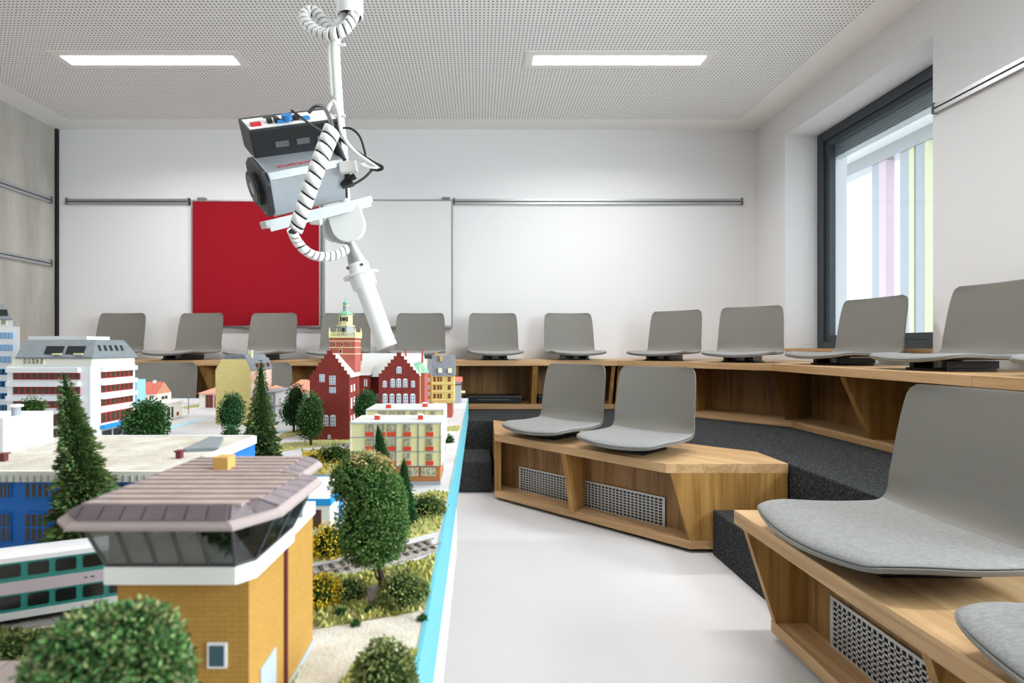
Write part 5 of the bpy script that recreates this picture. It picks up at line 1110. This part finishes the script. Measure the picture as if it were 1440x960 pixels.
# power distribution box on top
A3 = axes((-.84, -.46, -.33), 38); a3, u3, c3 = A3; O = P(410, 187, 1.125)
t = thing('power_box', 'black power supply box with a white connector panel on top of the camera', 'box', tuple(O))
b = B(); obox(b, O, A3, (.096, .030, .042)); b.build('casing', 'black_plastic', t, bevel=.003)
b = B(); obox(b, O-u3*.034, A3, (.088, .007, .036)); b.build('lower_casing', 'black_plastic', t, bevel=.002)
b = B(); obox(b, O+u3*.0305+c3*.004, A3, (.092, .0008, .030)); b.build('connector_panel', 'white_matt', t)
for s, w_, m in ((.075, .010, 'red_ink'), (.02, .012, 'blue_plug'), (-.03, .008, 'blue_plug')):
    b = B(); obox(b, O+u3*.034+a3*s+c3*.018, A3, (w_, .003, .006)); b.build('connector', m, t)
for s in (.045, .03, .0, -.012): b = B(); obox(b, O+u3*.035+a3*s+c3*.012, A3, (.005, .005, .007)); b.build('plug', 'black', t, bevel=.001)
b = B(); obox(b, O+u3*.0315+a3*.035-c3*.020, A3, (.014, .0006, .003)); b.build('label_strip', 'black', t)
for s in (-.055, -.01, .035): b = B(); obox(b, O+c3*.0425+a3*s-u3*.004, A3, (.014, .006, .001)); b.build('latch', 'grey_plastic', t, bevel=.0005)
q = O+a3*.010+u3*.036+c3*.02; B().tube([q, q+u3*.010], .0105, 16).build('round_plug', 'blue_plug', t)
# spiral-wrapped cable bundles
wrapped('wrapped_cable', 'white spiral-wrapped cable looping out of the ceiling sleeve', [P(499, 14, RY-.01), P(495, 27, RY-.015), P(484, 41, RY-.02), P(469, 48, RY-.02), P(452, 47, RY-.01), P(437, 38, RY), P(428, 25, RY+.01), P(432, 18, RY+.02), P(442, 17, RY+.025), P(452, 26, RY+.02), P(460, 38, RY+.015), P(467, 46, RY+.01)], .0128, .0145)
wrapped('wrapped_cable', 'thick white spiral-wrapped cable crossing the camera housing', [P(467, 183, .97), P(455, 213, .96), P(441, 250, .955), P(430, 282, .96), P(421, 308, .965), P(416, 322, .97)], .0165, .0195, .0135)
wrapped('wrapped_cable', 'white spiral-wrapped cable curving below the tray to the hinge', [P(411, 325, 1.0), P(417, 338, 1.02), P(428, 351, 1.03), P(442, 359, 1.05), P(458, 361, 1.07), P(474, 358, 1.09), P(488, 350, 1.11)], .0098, .0135)
cable('black cable arching from the power box into the wrapped bundle', [P(434, 158, 1.08), P(444, 149, 1.07), P(456, 152, 1.05), P(465, 170, 1.0), P(468, 186, .97)], .0042, 'grey_plastic')
cable('thin black cable running across the power box', [P(410, 155, 1.07), P(430, 170, 1.05), P(452, 184, 1.0), P(462, 190, .98)], .0025, 'black')
cable('white cable hanging down beside the pole to the rear plug', [P(460, 156, 1.1), P(469, 143, 1.1), P(476, 160, 1.1), P(480, 185, 1.1), P(492, 206, 1.1), P(510, 222, 1.1), P(530, 235, 1.1), P(520, 236, 1.1), P(508, 232, 1.1)], .0042, 'white_gloss')
cable('black cable looping far out at the right of the rig', [P(482, 180, 1.13), P(494, 181, 1.13), P(506, 192, 1.13), P(513, 213, 1.12), P(514, 222, 1.12)], .0026, 'black')
cable('black cable running down to the right and back to the camera', [P(478, 195, 1.12), P(500, 212, 1.11), P(525, 228, 1.1), P(538, 235, 1.1), P(532, 239, 1.1), P(520, 237, 1.1)], .0032, 'black')
cable('grey cable curving under the white rear plug', [P(524, 238, 1.12), P(512, 250, 1.13), P(495, 260, 1.14), P(482, 264, 1.15)], .003, 'grey_plastic')
t = thing('cable_plug', 'white connector plugged into the back of the camera', 'plug', tuple(P(490, 234, 1.11)))
A4 = axes((.97, 0, .12), 0); b = B(); obox(b, P(490, 235, 1.12), A4, (.019, .012, .009)); b.build('plug_body', 'white_matt', t, bevel=.003); b = B().tube([P(502, 233, 1.12), P(514, 232, 1.12)], [.007, .004], 12); b.build('strain_relief', 'white_matt', t)
t = thing('cable_plug', 'upper black connector behind the camera, above the white plug', 'plug', tuple(P(477, 214, 1.14)))
b = B().tube([P(472, 198, 1.14), P(476, 212, 1.14), P(481, 226, 1.14)], [.006, .010, .011], 12); b.build('plug_body', 'black_plastic', t)
t = thing('cable_plug', 'lower black connector behind the camera, below the white plug', 'plug', tuple(P(486, 255, 1.16)))
b = B(); obox(b, P(487, 254, 1.16), axes((.9, 0, .3), 0), (.014, .014, .012)); b.build('plug_body', 'black_plastic', t, bevel=.003); b = B(); obox(b, P(494, 250, 1.15), axes((.9, 0, .4), 0), (.010, .004, .008)); b.build('latch', 'black_plastic', t)

for o in list(bpy.data.objects):
    if 'org' in o: del o['org']
